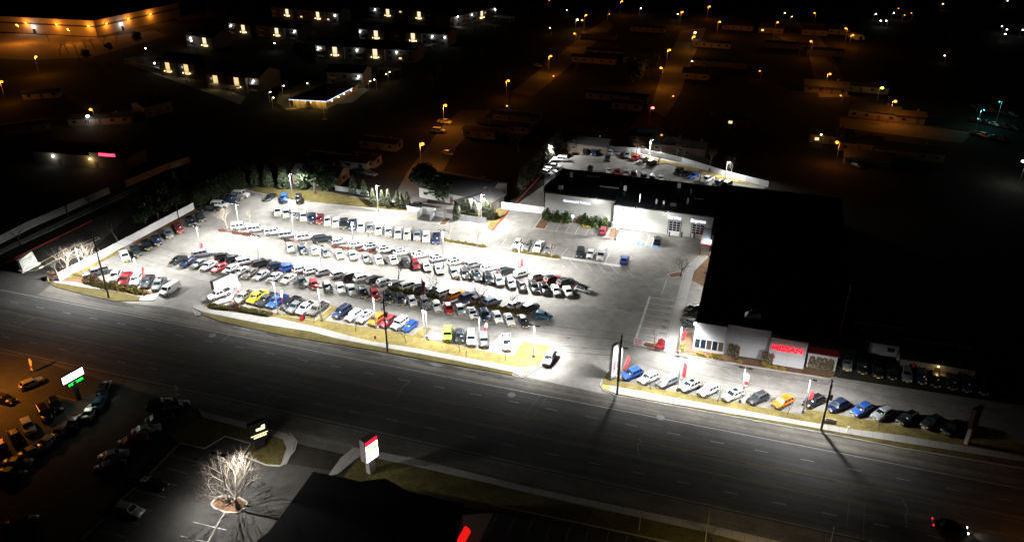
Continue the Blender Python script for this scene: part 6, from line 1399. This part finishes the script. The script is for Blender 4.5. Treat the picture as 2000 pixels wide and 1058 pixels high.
# apartments
APW = [mat('grey_apartment_siding', (.15, .15, .15), .85, noise=[(.3, .9, 1.08)]), mat('tan_apartment_siding', (.17, .13, .095), .85, noise=[(.3, .9, 1.08)])]
STW = mat('lit_stairwell', (.5, .42, .28), emit=(1, .72, .30), es=1.0); STW2 = mat('pale_lit_stairwell', (.55, .5, .4), emit=(1, .82, .52), es=1.1)
BALC = mat('balcony_rail', (.40, .40, .39), .7)
def apartment(xl, yl, xr, yr, h, d, stairs, lamps, label, wall=0, pale=True, bright=1.0):
    A, B = at(xl, yl), at(xr, yr); dx = B - A; w = dx.length; rz = math.atan2(dx.y, dx.x); X = dx.normalized(); Y = Vector((-X.y, X.x, 0))
    r = thing('apartment_block', label, 'apartment block', A, rz, 'apartment blocks with lit stairwells')
    g = h + d * .18
    b = MB(); b.box((w / 2, d / 2, h / 2), (w, d, h), APW[wall])
    for xx in (0, w): b.face([(xx, 0, h), (xx, d, h), (xx, d / 2, g)], APW[wall])
    b.build('wall', r)
    b = MB()
    for y0 in (-.6, d + .6): b.hexa([(-.6, y0, h - .15), (w + .6, y0, h - .15), (w + .6, d / 2, g), (-.6, d / 2, g), (-.6, y0, h + .1), (w + .6, y0, h + .1), (w + .6, d / 2, g + .25), (-.6, d / 2, g + .25)], HR[0])
    rf = b.build('roof', r)
    sx_ = []
    for (x, y) in stairs:
        best = min((abs(proj(A + X * (w * t / 300) + Z * h * .5)[0] - x), t) for t in range(301)); xx = w * best[1] / 300; sx_.append(xx)
        b = MB(); b.hexa([(xx - 5, -1.6, h - .1), (xx + 5, -1.6, h - .1), (xx + 5, d * .4, h - .1), (xx - 5, d * .4, h - .1), (xx - .1, -1.6, h + 2.0), (xx + .1, -1.6, h + 2.0), (xx + .1, d * .4, h + 2.0), (xx - .1, d * .4, h + 2.0)], HR[0]); b.build('gable', rf)
        b = MB(); b.box((xx, -.75, h / 2), (9.6, 1.5, h), APW[wall]); b.build('stair_bay', r)
        b = MB(); b.box((xx, -1.54, h * .60), (2.3, .1, h * .72), STW2 if pale else STW); b.build('stairwell', r)
        b = MB(); b.box((xx, -1.62, h * .42), (2.3, .08, .14), BMET); b.box((xx, -1.62, h * .50), (2.3, .08, .14), BMET); b.build('landing_rail', r)
        for s in (-1.9, 1.9):
            b = MB(); b.ball((xx + s, -1.9, 2.3), .22, GLOW['cream'], 6, 5); b.build('door_lamp', r)
        lamp('POINT', (xx, -3.2, 2.4), 22 * bright, (1, .78, .42), r, .2)
    n = max(3, int(w / 5))
    for i in range(n):
        xx = w * (i + .5) / n
        if any(abs(xx - q) < 6 for q in sx_): continue
        for zf in (.28, .72):
            b = MB(); b.box((xx, -.03, h * zf), (1.5, .08, 1.3), PANEL_LIT if random.random() < .08 else PANE); b.build('window', r)
            if i % 2 == 0:
                b = MB(); b.box((xx, -.6, h * zf - .9), (3.2, 1.2, .12), BALC); b.box((xx, -1.15, h * zf - .4), (3.2, .06, .9), BALC); b.build('balcony', r)
    for (x, y, zz, pw) in lamps:
        best = min((abs(proj(A + X * (w * t / 300) + Z * zz)[0] - x), t) for t in range(-30, 331)); xx = w * best[1] / 300
        b = MB(); b.ball((xx, -.5, zz), .34, GLOW['white'], 8, 6); b.build('wall_lamp', r); lamp('POINT', (xx, -1.6, zz - .3), pw * .30, (.93, 1, .93), r, .25)
    return r
H_ = 6.4
apartment(532, 34, 662, 47, H_, 13, [(564, 28), (624, 34)], [(655, 29, 5, 160)], 'far pale apartment block at the top of the complex with twin lit stairs')
apartment(449, 67, 582, 80, H_, 13, [(479, 52), (544, 60)], [(452, 46, 5, 160), (576, 52, 5, 200)], 'apartment block with twin lit stairs below the far pale block')
apartment(702, 79, 874, 92, H_, 13, [(737, 73), (809, 79)], [(704, 64, 5, 240), (845, 73, 5, 200), (869, 71, 5, 200)], 'long pale block with lit white wall lamps at both ends', bright=1.4)
apartment(618, 113, 812, 124, H_, 13, [(657, 108), (735, 108)], [(622, 95, 5, 320), (698, 100, 5, 160), (775, 107, 5, 160)], 'long dim block below the long pale block')
apartment(722, 34, 860, 46, H_, 13, [(760, 22), (821, 28)], [(733, 17, 5, 160)], 'far dim block whose stairs glow above the long pale block')
apartment(366, 92, 420, 98, H_, 13, [(404, 79)], [(373, 80, 5, 200)], 'small block with one stair at the upper west side', wall=1)
apartment(314, 145, 378, 152, H_, 13, [(333, 115), (369, 123)], [(360, 115, 5, 150), (284, 95, 5, 200)], 'block with yellow stairs at the west end of the complex', pale=False)
apartment(412, 172, 508, 182, H_, 16, [(426, 142), (467, 153)], [(417, 131, 5, 120), (496, 152, 5, 260)], 'brown gable-ended block with yellow stairs nearest the clubhouse', wall=1, pale=False)
apartment(880, 56, 968, 34, H_, 12, [(937, 42)], [(893, 44, 6, 900), (921, 45, 5, 200), (944, 36, 5, 160), (966, 24, 5, 160)], 'block at the east corner with one blazing white lamp')
apartment(640, 168, 710, 172, H_, 11, [], [(701, 155, 5, 380)], 'dark block behind the clubhouse with one white lamp')
# clubhouse with lit eaves
STR = mat('eave_light_string', (.6, .7, 1), emit=(.45, .62, 1), es=2.0)
A, B, Cc = at(566, 211), at(640, 215), at(690, 188)
K = thing('clubhouse', 'clubhouse outlined in blue-white eave lights with amber walls', 'clubhouse', A, 0)
b_, c_ = B - A, Cc - A; nrm = Vector((-(b_).y, b_.x, 0)).normalized()
back_ = [c_ + nrm * 10, nrm * 16]
PTS = [Vector((0, 0, 0)), b_, c_, back_[0], back_[1]]
cen = sum(PTS, Vector()) / 5
b = MB(); b.prism([cen + (p - cen) * .90 for p in PTS], 0, 3.4, mat('amber_stucco', (.5, .38, .2), .85)); b.build('wall', K)
b = MB(); apex = cen + Z * 6.8
for i in range(5): b.face([PTS[i] + Z * 3.4, PTS[(i + 1) % 5] + Z * 3.4, apex], HR[0])
b.build('roof', K)
b = MB(); b.bar(Z * 3.42, b_ + Z * 3.42, .18, .18, STR); b.bar(b_ + Z * 3.42, c_ + Z * 3.42, .18, .18, STR); b.build('eave_lights', K)
for i in range(8):
    p = (b_ * (i / 7)) * .98 + b_ * .01; b = MB(); b.box((p.x, p.y, 1.7), (.35, .35, 3.4), MATS['amber_stucco']); b.build('column', K)
for i in range(6):
    p = b_ * ((i + .5) / 6) - nrm * .2; lamp('POINT', (p.x, p.y, 2.9), 130, (1, .66, .16), K, .15)
for t in (.15, .4, .62, .9):
    p = b_.lerp(c_, t); d = (c_ - b_).normalized(); q = p + Vector((d.y, -d.x, 0)) * .4; lamp('POINT', (q.x, q.y, 2.9), 110, (1, .66, .16), K, .15); b = MB(); b.ball((q.x, q.y, 3.0), .3, GLOW['cream'], 6, 5); b.build('eave_lamp', K)
for x, y, k, l in ((528, 180, 'cream', 'round cream path lamp before the clubhouse'), (534, 191, 'cream', 'lower cream path lamp before the clubhouse'), (554, 168, 'cream', 'amber-cream path lamp behind the clubhouse'), (600, 163, 'cream', 'bright path lamp above the clubhouse roof'), (754, 145, 'cream', 'path lamp at the east lawn of the complex'), (761, 141, 'cream', 'upper path lamp at the east lawn of the complex'), (723, 159, 'cream', 'path lamp beside the dark block'), (731, 156, 'cream', 'paired path lamp beside the dark block'), (536, 85, 'white', 'white parking lamp between the apartment blocks'), (604, 48, 'cream', 'small lamp between two far apartment blocks'), (374, 80, 'white', 'white lamp beside the small block'), (252, 1, 'white', 'green-white lamp far beyond the warehouse'), (288, 2, 'white', 'white lamp far beyond the warehouse end'), (284, 95, 'white', 'white yard lamp west of the apartments')):
    street_lamp(x, y, k, 4.5, 90, l, 'lamps of the apartment grounds', .32)
fp = at(634, 234); hh = height((634, 234), (633, 206)); r = thing('flagpole', 'faintly lit flagpole before the clubhouse', 'flagpole', fp); b = MB(); b.tube((0, 0, 0), (0, 0, hh), .16, .08, WMET, 6); b.build('pole', r); b = MB(); b.tube((0, 0, 0), (0, 0, .3), 1.0, 1.0, CONC, 10); b.build('base', r); lamp('SPOT', (1.0, -1.2, .5), 120, COOL, r, .1, 40, .5, aim=(-.9, 1.1, 6))
for i, (x, y, w) in enumerate(((268, 128, 12), (292, 136, 14), (318, 142, 12), (392, 164, 14), (440, 180, 14), (825, 98, 10), (812, 106, 9), (850, 86, 12), (955, 58, 12), (985, 42, 12), (900, 64, 14), (760, 146, 10))):
    p = at(x, y); r = thing('carport', 'flat pale carport roof beside the apartment blocks', 'carport', p, YAW - .25, 'carports of the apartment complex')
    b = MB(); b.box((0, 0, 2.7), (w, 5.5, .22), mat('pale_carport_roof', (.42, .43, .46), .6)); b.build('roof', r)
    for sx in (-w / 2 + .4, w / 2 - .4):
        for sy in (-2.4, 2.4): b = MB(); b.box((sx, sy, 1.3), (.15, .15, 2.6), GMET); b.build('post', r)
    lamp('POINT', (0, 0, 5.6), 26, COOL, r, .3, name='spill_light') if False else None
# near-side street lamp within the big tree, thin poles at the kerb
tp = at(447, 981); hh = 9.6
r = thing('lamp_post', 'twin-headed lamp post standing inside the big bare tree', 'lamp post', tp, YAW)
b = MB(); b.tube((0, 0, 0), (0, 0, .9), .35, .35, CONC, 10); b.build('footing', r); b = MB(); b.tube((0, 0, .9), (0, 0, hh), .12, .09, BMET, 8); b.build('pole', r)
for s in (-.85, .85):
    b = MB(); b.box((s, 0, hh), (.85, .5, .16), BMET); hd = b.build('lamp_head', r); b = MB(); b.box((s, 0, hh - .09), (.65, .32, .03), LENS); b.build('lens', hd); wide_optic(lamp('SPOT', (s, 0, hh - .2), 8500, (1, .96, .9), r, .05, 176, .15, aim=(.5, .0, -1)), .0155)
for a, c, l in (((1377, 1058), (1384, 993), 'pale thin pole at the south sidewalk edge'), ((1621, 1062), (1625, 1030), 'amber-tinted thin pole beside the south edge line'), ((1248, 1035), (1250, 1000), 'short dim sign post on the south lawn')):
    p = at(*a); hh = height(a, c); r = thing('thin_pole', l, 'pole', p); b = MB(); b.tube((0, 0, 0), (0, 0, hh), .08, .06, mat('pale_pole', (.4, .36, .26), .6), 6); b.build('shaft', r); b = MB(); b.box((0, 0, hh), (.3, .12, .3), GMET); b.build('cap', r)
tree('wide', BARKD, 1392, 1058, 4, 'dim bare tree beside the pale thin pole', None); tree('wide', BARKD, 1675, 1075, 5, 'dark bare tree at the bottom of the south lawn', None)
# east roadside pylon beyond the row
p = at(1887, 866); hh = height((1887, 866), (1897, 793)); r = thing('pylon_sign', 'dark weathered roadside pylon sign at the unlit east end', 'pylon sign', p, YAW + .9)
b = MB(); b.box((0, 0, hh * .25), (.8, .6, hh * .5), PINK); b.build('post', r); b = MB(); b.box((0, 0, hh * .72), (2.2, .7, hh * .5), mat('dark_red_cabinet', (.08, .02, .02), .6)); b.build('cabinet', r)
for k in range(3): b = MB(); b.box((0, -.37, hh * (.58 + .14 * k)), (1.6, .04, .5), mat('faded_sign_ink', (.2, .12, .1), .7)); b.build('sign_line', r)
# unseen lamps of the properties below the picture: posts in the west lot and at the south-east corner
def yard_lamp(x, y, h, power, kind, label):
    p = at(x, y); r = thing('lamp_post', label, 'lamp post', p, YAW)
    b = MB(); b.tube((0, 0, 0), (0, 0, h), .14, .1, BMET, 8); b.build('pole', r); b = MB(); b.bar((0, 0, h), (1.0, 0, h), .08, .08, BMET); b.box((1.0, 0, h), (.9, .45, .16), BMET); b.build('lamp_head', r); b = MB(); b.box((1.0, 0, h - .1), (.6, .3, .04), GLOW[kind]); b.build('lens', r)
    lamp('SPOT', (1.0, 0, h - .25), power, LC[kind], r, .1, 168, .6)
yard_lamp(-45, 775, 10, 11000, 'amber', 'amber-lit lamp post at the west edge of the sign lot')
yard_lamp(2080, 1090, 10, 1100, 'amber', 'amber lamp post past the moving car')
yard_lamp(1480, 1210, 9, 6000, 'cream', 'added out-of-view cream lamp post south of the pale thin pole')  # added out-of-view lamp that brings out the dim southern stalls
yard_lamp(700, 1110, 9, 0, 'white', 'lamp post behind the corner shop') if False else None
# ---------------------------------------------------------------- night sky, moonlight, camera
w = bpy.data.worlds.new('World'); sc.world = w; w.use_nodes = True
nt = w.node_tree; bg = nt.nodes['Background']
sky = nt.nodes.new('ShaderNodeTexSky'); sky.sky_type = 'NISHITA'; sky.sun_disc = False; sky.sun_elevation = R(2); sky.sun_rotation = R(200)
nt.links.new(sky.outputs['Color'], bg.inputs['Color']); bg.inputs['Strength'].default_value = 0.0006
cd = bpy.data.cameras.new('camera'); cd.sensor_width = 36; cd.lens = CF / 2000 * 36; cd.clip_start = 1; cd.clip_end = 8000
co = bpy.data.objects.new('camera', cd); COL.objects.link(co)
co.matrix_world = Matrix(((RT.x, -DN.x, -FW.x, CAM.x), (RT.y, -DN.y, -FW.y, CAM.y), (RT.z, -DN.z, -FW.z, CAM.z), (0, 0, 0, 1)))
sc.camera = co
sc.view_settings.view_transform = 'Standard'; sc.view_settings.look = 'None'; sc.view_settings.exposure = 0.0; sc.view_settings.gamma = 1.0
sc.cycles.use_denoising = True; sc.cycles.use_light_tree = True; sc.cycles.max_bounces = 4; sc.cycles.diffuse_bounces = 2; sc.cycles.glossy_bounces = 2
sc.cycles.sample_clamp_indirect = 3.0
print('CARS', N_CARS[0])
